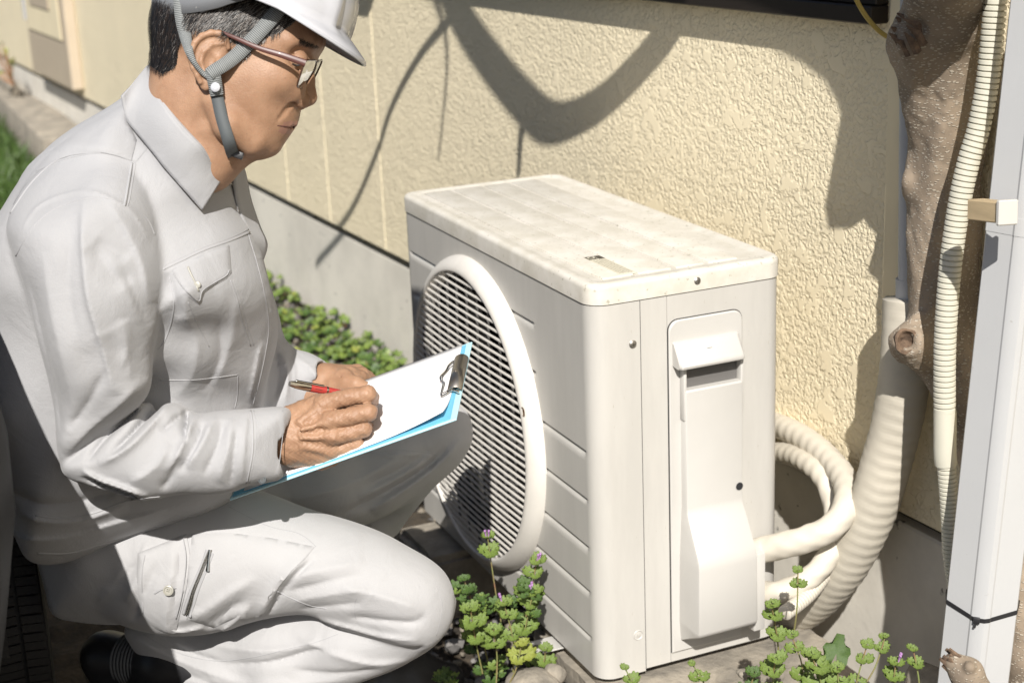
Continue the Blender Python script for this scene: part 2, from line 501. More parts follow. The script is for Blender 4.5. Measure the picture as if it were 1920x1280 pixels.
# side service cover
def cover():
    def section(y0, y1, p, z, ch):
        return [(-.001, y0 - ch * .15, z), (p - ch, y0, z), (p - ch * .3, y0 + ch * .3, z), (p, y0 + ch, z), (p, y1 - ch, z), (p - ch * .3, y1 - ch * .3, z), (p - ch, y1, z), (-.001, y1 + ch * .15, z)]
    # thin back plate with rounded top
    V = []; F = []
    out = [(0.1225, 0.004)]
    pts = []
    y0, y1, zt, r = 0.1225, 0.2465, 0.5525, 0.016
    pts.append((y0, 0.02))
    for k in range(7):
        a = math.radians(180 - 90 * k / 6); pts.append((y0 + r + r * math.cos(a), zt - r + r * math.sin(a)))
    for k in range(7):
        a = math.radians(90 - 90 * k / 6); pts.append((y1 - r + r * math.cos(a), zt - r + r * math.sin(a)))
    pts.append((y1, 0.02))
    n = len(pts)
    V = [(-.001, y, z) for y, z in pts] + [(0.0025, y, z) for y, z in pts]
    cy = (y0 + y1) / 2
    V += [(0.004, cy + (y - cy) * .97, .28 + (z - .28) * .993) for y, z in pts]
    for b in (0, n):
        for j in range(n):
            k = (j + 1) % n; F.append((b + j, b + j + n, b + k + n, b + k))
    F.append(tuple(2 * n + j for j in range(n)))
    pl = mk('service_cover', V, F, M['plastic_white'], AC, sharp=30)
    v, f = tube([(0.0004, y - (.0006 if y < .15 else -.0004), z + (.0005 if z > .5 else 0)) for y, z in pts[:-1]], .0009, 6); mk('cover_gap', v, f, M['dark_gap'], pl)
    # moulded body: flat upper part swelling out at the foot
    lev = [(0.4475, .142, .238, .0165, .004), (0.445, .141, .239, .019, .004), (0.262, .141, .239, .019, .004), (0.252, .1405, .239, .021, .004), (0.240, .140, .2395, .028, .004),
           (0.196, .138, .240, .054, .005), (0.186, .1375, .240, .0585, .005), (0.176, .137, .240, .060, .005), (0.074, .1355, .241, .061, .005), (0.067, .136, .2405, .058, .005), (0.040, .137, .239, .006, .002)]
    V = []; F = []
    for (z, a, b, p, c) in lev: V += section(a, b, p, z, c)
    n = 8
    for i in range(len(lev) - 1):
        for j in range(n - 1): F.append((i * n + j, (i + 1) * n + j, (i + 1) * n + j + 1, i * n + j + 1))
    F.append(tuple(range(n))); F.append(tuple((len(lev) - 1) * n + j for j in range(n))[::-1])
    mk('cover_body', V, F, M['plastic_white'], pl, sharp=38)
    # hood of the hand hold
    hv = []
    prof = [(0.004, 0.5195), (0.009, 0.5185), (0.0275, 0.493), (0.030, 0.488), (0.029, 0.4845), (0.024, 0.4825), (0.004, 0.4845)]
    m = len(prof)
    ys = [.1275, .1295, .131, .232, .2345, .2365]
    sc = [.80, .94, 1, 1, .94, .80]
    for y, s in zip(ys, sc):
        for (x, z) in prof: hv.append((0.004 + (x - .004) * s, y, .495 + (z - .495) * (0.9 + .1 * s)))
    F = []
    for i in range(len(ys) - 1):
        for j in range(m):
            k = (j + 1) % m; F.append((i * m + j, i * m + k, (i + 1) * m + k, (i + 1) * m + j))
    F.append(tuple(range(m))); F.append(tuple((len(ys) - 1) * m + j for j in range(m))[::-1])
    mk('handle_hood', hv, F, M['plastic_white'], pl, sharp=42)
    MB().box((0.0035, .1445, .4480), (0.0048, .2355, .4835)).mk('recess_shade', M['wire'], pl, smooth=False)  # thin dark plate in place of the deep shade under the hood
    for a, b in ((.139, .1445), (.2355, .241)):
        v, f = rbox((0.003, a, .40), (0.0165, b, .483), .002, 2); mk('side_rib', v, f, M['plastic_white'], pl)
    v, f = lathe([(0, 0.0006), (0.0062, 0.0006)], 16, (0.0195, 0.2315, 0.281), 'x')
    mk('cable_hole', v, f, M['black_inner'], pl, smooth=False)
    v, f = rbox((0.0, 0.2415, 0.046), (0.046, 0.2625, 0.176), .003, 2); mk('valve_box', v, f, M['plastic_white'], pl)
    MB().box((0.0172, .178, .5070), (0.0178, .186, .5076)).mk('mould_mark', M['wire'], pl, smooth=False)
cover()
# grille ring
def grille():
    rv, rf = lathe([(0.2735, 0.001), (0.273, -0.004), (0.2705, -0.0105), (0.265, -0.0175), (0.2575, -0.0230), (0.2515, -0.0252), (0.2485, -0.0245), (0.2470, -0.021), (0.246, 0.0), (0.246, 0.006)], 120, (GC[0], 0, GC[1]), 'y')
    ring = mk('grille_ring', rv, rf, M['slat'], AC, sharp=60)
    # screw notch in the ring on the right
    a = math.radians(-2)
    c = (GC[0] + .2605 * math.cos(a), -0.0200, GC[1] + .2605 * math.sin(a) + 0.075)
    a = math.asin(0.083 / .2605)
    c = (GC[0] + .2595 * math.cos(a), -0.0228, GC[1] + .083)
    v, f = lathe([(0.0075, -.0012), (0.006, -.0004), (0, -.0003)], 16, c, 'y'); mk('screw_notch', v, f, M['rusty'], ring)
    R = 0.2465
    def dome(x, z):
        r2 = ((x - GC[0]) ** 2 + (z - GC[1]) ** 2) / R ** 2
        return -0.020 - 0.006 * max(0.0, 1 - r2)
    pitch = 0.01245
    k = -19
    while k <= 19:
        zc = GC[1] + k * pitch
        h = math.sqrt(max(R * R - (k * pitch) ** 2, 0))
        if h > 0.03:
            n = max(6, int(h * 60)); V = []; F = []
            for i in range(n + 1):
                x = GC[0] - h + 2 * h * i / n; y = dome(x, zc)
                # blade section, leaning outward and down
                for (dy, dz) in ((-.0018, -.0010), (-.0014, .0011), (.0016, .0013), (.0017, -.0007)):
                    V.append((x, y + dy, zc + dz))
            for i in range(n):
                for j in range(4):
                    m = (j + 1) % 4; F.append((i * 4 + j, i * 4 + m, (i + 1) * 4 + m, (i + 1) * 4 + j))
            mk('slat', V, F, M['slat'], AC, sharp=50)
        k += 1
    x = -5
    for i in range(-5, 6):
        xc = GC[0] + i * 0.045; h = math.sqrt(max(R * R - (i * .045) ** 2, 0)) - .002
        P = [(xc, dome(xc, z) + .0105, z) for z in np.linspace(GC[1] - h, GC[1] + h, 13)]
        v, f = tube(P, 0.0022, 6); mk('support_wire', v, f, M['wire'], AC)
    # dark interior with fan
    v, f = lathe([(0.246, 0.006), (0.243, 0.12), (0.0, 0.12)], 48, (GC[0], 0, GC[1]), 'y')
    mk('fan_shroud', v, f, M['black_inner'], AC)
    fan = thing('fan', 'x', 'x', (GC[0], .06, GC[1])); 
    for kk in ('label', 'category'): del fan[kk]
    fan.parent = AC; fan.location = Vector((GC[0], .06, GC[1])) - AC.location
    v, f = lathe([(0.0, -.02), (0.04, -.02), (0.048, -.012), (0.05, .02)], 24, (GC[0], .06, GC[1]), 'y'); mk('fan_hub', v, f, M['black_inner'], fan)
    for b in range(3):
        V = []; F = []
        for i in range(7):
            r = .045 + .18 * i / 6
            for j in range(8):
                a = math.radians(b * 120 + (j / 7 - .5) * (95 - 6 * i) + 4 * i)
                V.append((GC[0] + r * math.cos(a), .06 + (j / 7 - .5) * .06, GC[1] + r * math.sin(a)))
        for i in range(6):
            for j in range(7): F.append((i * 8 + j, i * 8 + j + 1, i * 8 + j + 9, i * 8 + j + 8))
        mk('fan_blade', V, F, M['wire'], fan)
grille()
# feet brackets, on concrete blocks
def foot(x, y0):
    V, F = rbox((x - .022, y0, -.012), (x + .022, y0 + .062, -.0095), .001, 1)
    o = mk('mounting_foot', V, F, M['plastic_white'], AC)
    v, f = lathe([(0, 0), (0.0062, 0)], 14, (x, y0 + .02, -.0090), 'z'); mk('bolt_hole', v, f, M['ink'], o, smooth=False)
    for dx in (-.013, .013):
        v, f = lathe([(0, 0), (0.002, 0)], 8, (x + dx, y0 + .014, -.0090), 'z'); mk('bolt_hole', v, f, M['ink'], o, smooth=False)
foot(-0.165, -0.052); foot(-.165, AD - .01); foot(-.63, AD - .01)
for yy in (.012, .25):
    for xx in (-.19, -.66):
        v, f = rbox((xx, yy, -.0095), (xx + .05, yy + .055, 0.004), .002, 1); mk('foot_channel', v, f, M['paint'], AC)
def block(x0, x1, y0, y1, label, seed):
    bm = bmesh.new(); bmesh.ops.create_cube(bm, size=1)
    for v in bm.verts: v.co = Vector(((x0 + x1) / 2 + v.co.x * (x1 - x0), (y0 + y1) / 2 + v.co.y * (y1 - y0), (GZ - .03 - .012) / 2 + v.co.z * (-.012 - GZ + .03)))
    bmesh.ops.bevel(bm, geom=bm.edges[:], offset=.012, segments=2, affect='EDGES')
    bmesh.ops.subdivide_edges(bm, edges=bm.edges[:], cuts=6, use_grid_fill=True)
    r = random.Random(seed)
    from mathutils import noise
    for v in bm.verts:
        q = noise.noise_vector(v.co * 22 + Vector((seed, 0, 0))) * .006 + noise.noise_vector(v.co * 70) * .0025
        v.co += Vector((q.x, q.y, min(q.z, 0)))
    bm.verts.index_update()
    V = [tuple(v.co) for v in bm.verts]; F = [tuple(q.index for q in f.verts) for f in bm.faces]; bm.free()
    tag(mk('concrete_block', V, F, M['concrete'], loc=((x0 + x1) / 2, (y0 + y1) / 2, GZ), sharp=60), label, 'block')
block(-.26, .055, -.0, .40, 'weathered concrete block under the near end of the outdoor unit', 3)
block(-.73, -.56, -.07, .40, 'weathered concrete block under the far end of the outdoor unit', 5)
# ------------------------------------------------------------------ implicit surface toolkit (volumes meshed with surface nets)
def smin(a, b, k):
    h = np.clip(0.5 + 0.5 * (b - a) / k, 0, 1)
    return b + (a - b) * h - k * h * (1 - h)
class Vol:
    def __init__(s, lo, hi, step):
        s.lo = np.array(lo, float); s.step = step
        s.n = np.ceil((np.array(hi) - s.lo) / step).astype(int) + 1
        s.ax = [(s.lo[i] + step * np.arange(s.n[i])).astype(np.float32) for i in range(3)]
        s.F = np.full(tuple(s.n), 9.0, np.float32)
    def sub(s, lo, hi):
        i0 = np.clip(((np.array(lo) - s.lo) / s.step).astype(int), 0, s.n); i1 = np.clip(((np.array(hi) - s.lo) / s.step).astype(int) + 2, 0, s.n)
        sl = tuple(slice(a, b) for a, b in zip(i0, i1))
        X = s.ax[0][sl[0]][:, None, None]; Y = s.ax[1][sl[1]][None, :, None]; Z = s.ax[2][sl[2]][None, None, :]
        return sl, X, Y, Z
    def put(s, sl, d, k, op='u'):
        if d.size == 0: return
        if op == 'u':
            s.F[sl] = np.minimum(s.F[sl], d) if k <= 0 else smin(s.F[sl], d, k)
        elif op == 's':
            s.F[sl] = -smin(-s.F[sl], d, max(k, 1e-4))
    def cone(s, a, b, ra, rb, k=0.0, op='u', sq=None):
        a = np.array(a, float); b = np.array(b, float); r = max(ra, rb) + max(k, 0) + 3 * s.step
        sl, X, Y, Z = s.sub(np.minimum(a, b) - r, np.maximum(a, b) + r)
        ab = b - a; L = float(ab @ ab) + 1e-12
        t = np.clip(((X - a[0]) * ab[0] + (Y - a[1]) * ab[1] + (Z - a[2]) * ab[2]) / L, 0, 1)
        d = np.sqrt((X - a[0] - t * ab[0]) ** 2 + (Y - a[1] - t * ab[1]) ** 2 + (Z - a[2] - t * ab[2]) ** 2) - (ra + (rb - ra) * t)
        s.put(sl, d, k, op)
    def chain(s, P, R, k=0.0, op='u'):
        for i in range(len(P) - 1): s.cone(P[i], P[i + 1], R[i], R[i + 1], k, op)
    def ell(s, c, r, k=0.0, op='u', rot=None):
        c = np.array(c, float); r = np.array(r, float); m = r.max() + max(k, 0) + 3 * s.step
        sl, X, Y, Z = s.sub(c - m, c + m)
        x, y, z = X - c[0], Y - c[1], Z - c[2]
        if rot is not None:
            R_ = np.array(rot)
            x, y, z = (R_[0, 0] * x + R_[0, 1] * y + R_[0, 2] * z, R_[1, 0] * x + R_[1, 1] * y + R_[1, 2] * z, R_[2, 0] * x + R_[2, 1] * y + R_[2, 2] * z)
        k0 = np.sqrt((x / r[0]) ** 2 + (y / r[1]) ** 2 + (z / r[2]) ** 2); k1 = np.sqrt((x / r[0] ** 2) ** 2 + (y / r[1] ** 2) ** 2 + (z / r[2] ** 2) ** 2) + 1e-9
        s.put(sl, k0 * (k0 - 1) / k1, k, op)
    def mesh(s):
        return surface_nets(s.F, s.lo, s.step)
def surface_nets(F, lo, step):
    F = np.asarray(F, np.float32)
    I = F < 0
    nx, ny, nz = F.shape
    # active cells
    c = I[:-1, :-1, :-1].astype(np.int8)
    tot = np.zeros((nx - 1, ny - 1, nz - 1), np.int8)
    for dx in (0, 1):
        for dy in (0, 1):
            for dz in (0, 1):
                tot += I[dx:nx - 1 + dx, dy:ny - 1 + dy, dz:nz - 1 + dz]
    act = (tot > 0) & (tot < 8)
    idx = np.full(act.shape, -1, np.int64)
    cells = np.argwhere(act); idx[act] = np.arange(len(cells))
    acc = np.zeros((len(cells), 3)); cnt = np.zeros(len(cells))
    for axis in range(3):
        o = [a for a in range(3) if a != axis]
        for u in (0, 1):
            for v in (0, 1):
                p0 = cells.copy(); p0[:, o[0]] += u; p0[:, o[1]] += v
                p1 = p0.copy(); p1[:, axis] += 1
                f0 = F[p0[:, 0], p0[:, 1], p0[:, 2]]; f1 = F[p1[:, 0], p1[:, 1], p1[:, 2]]
                m = (f0 < 0) != (f1 < 0)
                t = f0[m] / (f0[m] - f1[m] + 1e-12)
                q = p0[m].astype(float); q[:, axis] += t
                acc[m] += q; cnt[m] += 1
    V = acc / cnt[:, None] * step + lo
    Q = []
    for axis in range(3):
        o = [a for a in range(3) if a != axis]
        s0 = [slice(None)] * 3; s1 = [slice(None)] * 3
        s0[axis] = slice(0, -1); s1[axis] = slice(1, None)
        a, b = I[tuple(s0)], I[tuple(s1)]
        E = np.argwhere(a != b)
        E = E[(E[:, o[0]] > 0) & (E[:, o[1]] > 0) & (E[:, o[0]] < F.shape[o[0]] - 1) & (E[:, o[1]] < F.shape[o[1]] - 1)]
        ins = I[E[:, 0], E[:, 1], E[:, 2]]
        def cell(u, v):
            e = E.copy(); e[:, o[0]] -= u; e[:, o[1]] -= v
            return idx[e[:, 0], e[:, 1], e[:, 2]]
        q = np.stack([cell(1, 1), cell(0, 1), cell(0, 0), cell(1, 0)], 1)
        flip = ins if axis != 1 else ~ins
        q[~flip] = q[~flip][:, ::-1]
        Q.append(q)
    Q = np.concatenate(Q); Q = Q[(Q >= 0).all(1)]
    return V, Q

# ------------------------------------------------------------------ bark
def mat_bark():
    m = mat('smooth_bark', (0.31, 0.245, 0.18), 0.8, col2=(0.17, 0.135, 0.10), vscale=7, bump=0.5, bscale=45, bdist=0.003, stretch=None)
    nt = m.node_tree; N = nt.nodes; L = nt.links; b = N['Principled BSDF']
    tc = N.new('ShaderNodeTexCoord'); outs = []
    for sc, th in (((95, 95, 230), .25), ((150, 150, 330), .22)):
        mp = N.new('ShaderNodeMapping'); mp.inputs['Scale'].default_value = sc; mp.inputs['Location'].default_value = (sc[0] * .013, 0, 0)
        L.new(tc.outputs['Object'], mp.inputs['Vector'])
        vo = N.new('ShaderNodeTexVoronoi'); vo.inputs['Scale'].default_value = 1.0; vo.inputs['Randomness'].default_value = 0.9
        L.new(mp.outputs['Vector'], vo.inputs['Vector'])
        m1 = N.new('ShaderNodeMapRange'); m1.inputs['From Min'].default_value = th + .06; m1.inputs['From Max'].default_value = th - .04
        L.new(vo.outputs['Distance'], m1.inputs['Value']); outs.append(m1.outputs['Result'])
    mr = N.new('ShaderNodeMath'); mr.operation = 'MAXIMUM'; L.new(outs[0], mr.inputs[0]); L.new(outs[1], mr.inputs[1])
    old = b.inputs['Base Color'].links[0].from_socket
    mx = N.new('ShaderNodeMixRGB'); L.new(mr.outputs[0], mx.inputs['Fac']); L.new(old, mx.inputs['Color1'])
    mx.inputs['Color2'].default_value = (0.42, 0.37, 0.30, 1); L.new(mx.outputs['Color'], b.inputs['Base Color'])
    bp = N.new('ShaderNodeBump'); bp.inputs['Strength'].default_value = 0.8; bp.inputs['Distance'].default_value = 0.0015
    oldn = b.inputs['Normal'].links[0].from_socket
    L.new(mr.outputs[0], bp.inputs['Height']); L.new(oldn, bp.inputs['Normal']); L.new(bp.outputs['Normal'], b.inputs['Normal'])
    return m
M['bark'] = mat_bark()
M['cutwood'] = mat('old_cut_wood', (0.19, 0.125, 0.08), 0.9, col2=(0.06, 0.04, 0.028), vscale=40, bump=1.0, bscale=90, bdist=0.004)

def tree():
    t = thing('tree', 'grey brown knotty tree trunk with sawn stubs standing between the stucco wall and downpipe', 'tree', tuple(on_wall(1765, 700, .12) * [1, 1, 0] + [0, 0, GZ]))
    tr = [(1782, -140, 74), (1776, -40, 76), (1774, 60, 76), (1776, 150, 73), (1778, 250, 66), (1770, 350, 60), (1770, 450, 61), (1768, 550, 60), (1778, 640, 56), (1812, 740, 56), (1855, 850, 58), (1893, 950, 60), (1925, 1080, 58), (1938, 1290, 58), (1945, 1400, 62)]
    P = []; R = []
    def toff(y): return float(np.interp(y, [-140, -40, 60, 150, 250, 350, 450], [.195, .15, .105, .080, .068, .065, .066]))
    for x, y, w in tr:
        q = on_wall(x, y, toff(y)); P.append(q); R.append(w / FPX * depth_of(q))
    PP = catmull(np.c_[np.array(P), np.array(R)], 3)
    P2, R2 = PP[:, :3], PP[:, 3]
    lo = P2.min(0) - .16; hi = P2.max(0) + .16
    lo[2] = GZ - .05
    v = Vol(lo, hi, 0.005)
    v.chain(P2, R2, 0.01)
    def W(x, y, off): return on_wall(x, y, off - .135 + toff(y))
    # sawn limb at the top left, hollow end
    v.chain([W(1760, 110, .14), W(1725, 85, .17), W(1712, 68, .19)], [.036, .030, .025], .03)
    v.chain([W(1765, 210, .14), W(1745, 120, .15)], [.03, .036], .04)
    v.cone(W(1708, 57, .215), W(1708, 50, .24), .02, .02, .008, 's')
    # knots
    v.chain([W(1745, 362, .14), W(1718, 352, .165), W(1708, 340, .175)], [.024, .0105, .005], .022)
    v.chain([W(1760, 655, .14), W(1720, 645, .19), W(1703, 640, .22)], [.040, .027, .0215], .03)
    v.cone(W(1700, 640, .236), W(1695, 640, .26), .011, .012, .006, 's')
    v.ell(W(1738, 668, .15), (.024, .024, .024), .02)
    sn = W(1699, 642, .25) - W(1720, 645, .19); sn /= np.linalg.norm(sn); E0 = W(1703, 640, .22) + sn * .006
    v.ell(E0 + sn * .040, (.040, .040, .040), .002, 's'); v.ell(E0 - sn * .004, (.008, .007, .008), .003, 's')
    X, Y, Z = [a.reshape([-1 if i == j else 1 for j in range(3)]) for i, a in enumerate(v.ax)]
    v.F += (.0016 * np.sin(X * 210 + 5 * np.sin(Z * 37)) * np.sin(Y * 230 + Z * 60) * np.sin(Z * 95)).astype(np.float32)
    v.F += (0.0026 * np.sin(X * 90 + 3 * np.sin(Z * 11)) * np.sin(Y * 80 + Z * 9) + 0.0015 * np.sin(Z * 60 + 4 * np.sin(X * 40))).astype(np.float32)
    V, F = v.mesh()
    mk('trunk', V, F, M['bark'], t, sharp=0)
    # dark sawn face of the lower stub, ring shaped
    q = Vector(sn).to_track_quat('Z', 'Y'); vv = []; ff = []
    for k, (rr, h) in enumerate(((.0190, -.004), (.0172, .0012), (.0140, .0012), (.0115, -.003), (.0085, -.008), (0.0005, -.012))):
        for j in range(24):
            a = j / 24 * 2 * math.pi; w = 1 + .07 * math.sin(3 * a + k) + .04 * math.sin(7 * a); vv.append(Vector(E0) + q @ Vector((rr * w * math.cos(a), rr * w * math.sin(a), h + .0015)))
    for k in range(5):
        for j in range(24): ff.append((k * 24 + j, k * 24 + (j + 1) % 24, (k + 1) * 24 + (j + 1) % 24, (k + 1) * 24 + j))
    mk('sawn_face', vv, ff, M['cutwood'], t)
    # splintered stub top
    c = W(1712, 66, .205)
    for k in range(8):
        a = k / 8 * 6.28; b0 = np.array(c) + np.array([.020 * math.cos(a), .006 * math.sin(a), .014 * math.sin(a)]) + np.array([-.006, -.004, 0.004])
        e = b0 + np.array([-.006 * 1 + random.uniform(-.01, .01), -.012, random.uniform(.002, .012)])
        vv, ff = tube([b0 - np.array([0, -.01, .015]), b0, e], [.006, .0052, .0012], 5); mk('splinter', vv, ff, M['cutwood'], t)
    # crown limbs above the picture: their shadows fall on the wall
    S = np.array(SUN)
    def back(x, y, tt): return on_wall(x, y, 0.02) + S * tt
    top = P2[0]
    limbs = []
    l1 = [top + np.array([0, 0, -.05]), top + np.array([.05, -.06, .25]), back(1330, -20, 1.0), back(1250, 66, 1.0), back(1180, 145, 1.0), back(1110, 205, 1.02), back(1035, 232, 1.05), back(980, 190, 1.08), back(900, 90, 1.12), back(850, 5, 1.15), back(800, -120, 1.2)]
    limbs.append((l1, np.linspace(.034, .019, len(l1)), 'limb'))
    l2 = [back(860, 20, 1.14), back(790, 100, 1.2), back(735, 200, 1.35), back(705, 290, 1.5), back(655, 400, 1.7), back(590, 480, 1.85)]
    limbs.append((l2, np.linspace(.011, .010, len(l2)), 'branch'))
    l3 = [back(985, 200, 1.07), back(976, 260, 1.05), back(972, 330, 1.05)]
    limbs.append((l3, np.linspace(.01, .005, len(l3)), 'branch'))
    l4 = [back(800, -40, 1.16), back(838, 90, 1.3), back(822, 300, 1.5)]
    limbs.append((l4, np.linspace(.006, .003, len(l4)), 'branch'))
    l5 = [top + np.array([0, 0, -.05]), top + np.array([.12, -.02, .4]), top + np.array([.3, -.1, .9])]
    limbs.append((l5, [.06, .05, .04], 'limb'))
    for p, r, nm in limbs:
        q = catmull(np.c_[np.array(p), np.array(r)], 5); vv, ff = tube(q[:, :3], q[:, 3], 10); mk(nm, vv, ff, M['bark'], t, sharp=0)
    return t
tree()

# cut branch stub leaning in front of the downpipe at the bottom right
def stub():
    P = [at(1790, 1243, 1.93), at(1812, 1262, 1.925), at(1828, 1300, 1.93), at(1850, 1370, 1.96), at(1880, 1500, 2.05)]
    lo = np.min(P, 0) - .05; hi = np.max(P, 0) + .05
    v = Vol(lo, hi, .0025); v.chain(P, [.013, .020, .021, .022, .024], .008)
    v.ell(at(1818, 1250, 1.905), (.007, .007, .007), .006)
    V, F = v.mesh()
    t = thing('branch_stub', 'short cut branch stub leaning against the foot of the white downpipe', 'branch', tuple(P[-1]))
    mk('stub_wood', V, F, M['bark'], t, sharp=0)
    n = (P[0] - P[1]); n /= np.linalg.norm(n)
    for k in range(16):
        a = k * 2.4; r = .012 * math.sqrt((k + .5) / 16)
        u = np.cross(n, [0, 0, 1]); u /= np.linalg.norm(u); w = np.cross(n, u)
        b = P[0] + u * r * math.cos(a) + w * r * math.sin(a)
        vv, ff = tube([b - n * .004, b + n * (.009 + random.uniform(0, .010))], [.0034, .0022], 5); mk('splinter', vv, ff, M['cutwood'], t)
stub()

# ------------------------------------------------------------------ downpipe, conduit, pipes
def downpipe():
    A = at(1980, -90, 1.84); B = at(1818, 1330, 2.112)
    ax = (B - A) / np.linalg.norm(B - A)
    toc = CAM - (A + B) / 2; toc -= ax * (toc @ ax); toc /= np.linalg.norm(toc)
    rt = np.cross(toc, ax); rt /= np.linalg.norm(rt)
    if rt @ CR[:, 0] < 0: rt = -rt
    def prof(h):  # u right, w toward camera
        return [(-h, -.004), (-h + .001, .0015), (-.013, .0185), (-.011, .0215), (-.004, .0245), (.006, .0245), (.012, .0215), (.014, .0185), (h - .001, .0015), (h, -.004), (h, -.03), (-h, -.03)]
    t = thing('downpipe', 'pale grey white plastic downpipe with a centre ridge running down the right edge', 'downpipe', tuple(B))
    def seg(name, t0, t1, h, m, g=0.0):
        V = []; F = []
        pr_ = prof(h); n = len(pr_)
        for tt in (t0, t1):
            for (u, w) in pr_:
                V.append(A + (B - A) * tt + rt * u * (1 + g) + toc * (w * (1 + g) + (g * .01)))
        for j in range(n):
            k = (j + 1) % n; F.append((j, k, n + k, n + j))
        F.append(tuple(range(n))[::-1]); F.append(tuple(n + j for j in range(n)))
        return mk(name, V, F, m, t, sharp=25)
    seg('pipe_length', 0, 1, .0455, M['gutter'])
    seg('pipe_clamp', .318, .340, .0455, M['gutter'], 0.02)
    # zip tie
    tt = .846
    V = []; F = []
    pts = []
    for (u, w) in prof(.0455)[:10] + [(.047, -.031), (-.047, -.031)]:
        pts.append((u * 1.02, w + .0012))
    n = len(pts)
    for dz in (-.0028, .0028):
        for (u, w) in pts:
            sag = .006 * (1 - (u / .046) ** 2)
            V.append(A + (B - A) * tt + ax * (dz + sag * 1.6) + rt * u + toc * w)
    F = [(j, (j + 1) % n, n + (j + 1) % n, n + j) for j in range(n)]
    z = thing('cable_tie', 'black nylon cable tie strapped round the lower downpipe', 'cable tie', tuple(A + (B - A) * tt))
    o = mk('strap', V, F, M['ziptie'], z, smooth=False)
    so_ = o.modifiers.new('s', 'SOLIDIFY'); so_.thickness = .0016; so_.offset = 1
    c = A + (B - A) * tt + ax * .0095 + toc * .0265 - rt * .004
    v, f = rbox((-.0042, -.0028, -.0042), (.0042, .0032, .0042), .001, 2)
    mk('lock_head', [c + rt * p[0] + toc * p[1] + ax * p[2] for p in v], f, M['ziptie'], z)
    v, f = tube([c, c + ax * .010 - rt * .002 + toc * .002], [.0022, .0016], 6); mk('tail', v, f, M['ziptie'], z)
    # wooden block
    c0 = at(1828, 392, 1.90); c1 = at(1884, 398, 1.85)
    d = (c1 - c0); L = np.linalg.norm(d); d /= L
    up = -ax; w = np.cross(d, up); w /= np.linalg.norm(w); up = np.cross(w, d)
    v, f = rbox((0, -.012, -.0125), (L, .012, .0125), .0015, 1)
    tw = tag(mk('wooden_block', [c0 + d * p[0] + w * p[1] + up * p[2] for p in v], f, M['wood'], loc=tuple((c0 + c1) / 2)), 'small pale wooden spacer block wedged between the corrugated conduit and the downpipe', 'block')
    v, f = rbox((L + .0005, -.014, -.015), (L + .0075, .014, .015), .0015, 1)
    mk('bracket_plate', [c0 + d * p[0] + w * p[1] + up * p[2] for p in v], f, M['plastic_white'], t)
downpipe()

def ribbed(path, rad, pitch, amp, n=16, sub=4):
    """corrugated hose"""
    P = catmull(np.asarray(path, float), 12)
    seg = np.linalg.norm(np.diff(P, axis=0), axis=1); s = np.r_[0, np.cumsum(seg)]
    m = int(s[-1] / (pitch / sub)); ss = np.linspace(0, s[-1], m)
    Q = np.stack([np.interp(ss, s, P[:, i]) for i in range(3)], 1)
    ph = (np.arange(m) % sub) / sub
    prof = np.where(ph < .01, 0.0, 1.0)
    r = (rad(ss / s[-1]) if callable(rad) else rad) - amp * (1 - prof)
    return tube(Q, r * np.ones(m), n)
def conduit():
    pth = [(1872, -60), (1863, 40), (1852, 150), (1835, 240), (1817, 300), (1803, 360), (1791, 430), (1782, 500), (1776, 570), (1772, 640), (1771, 720), (1772, 790)]
    P = [at(x, y, 1.93 + .00019 * (y + 60)) for x, y in pth]
    t = thing('corrugated_conduit', 'pale corrugated plastic conduit climbing in front of the tree trunk', 'conduit', tuple(P[-1]))
    v, f = ribbed(P, .0146, .0074, .0034, 18, 5); mk('hose', v, f, M['conduit'], t, sharp=60)
    P2 = [at(x, y, 2.09 + .0002 * (y - 780)) for x, y in [(1772, 770), (1772, 815), (1772, 850), (1774, 870)]]
    v, f = tube(catmull(P2, 5), .0150, 18); mk('taped_joint', v, f, M['conduit'], t)
    P3 = [at(x, y, 2.105 + .0002 * (y - 860)) for x, y in [(1774, 862), (1778, 920), (1782, 980), (1785, 1040), (1795, 1110)]]
    v, f = ribbed(P3, .0125, .006, .0028, 16, 5); mk('thin_hose', v, f, M['conduit'], t, sharp=60)
conduit()
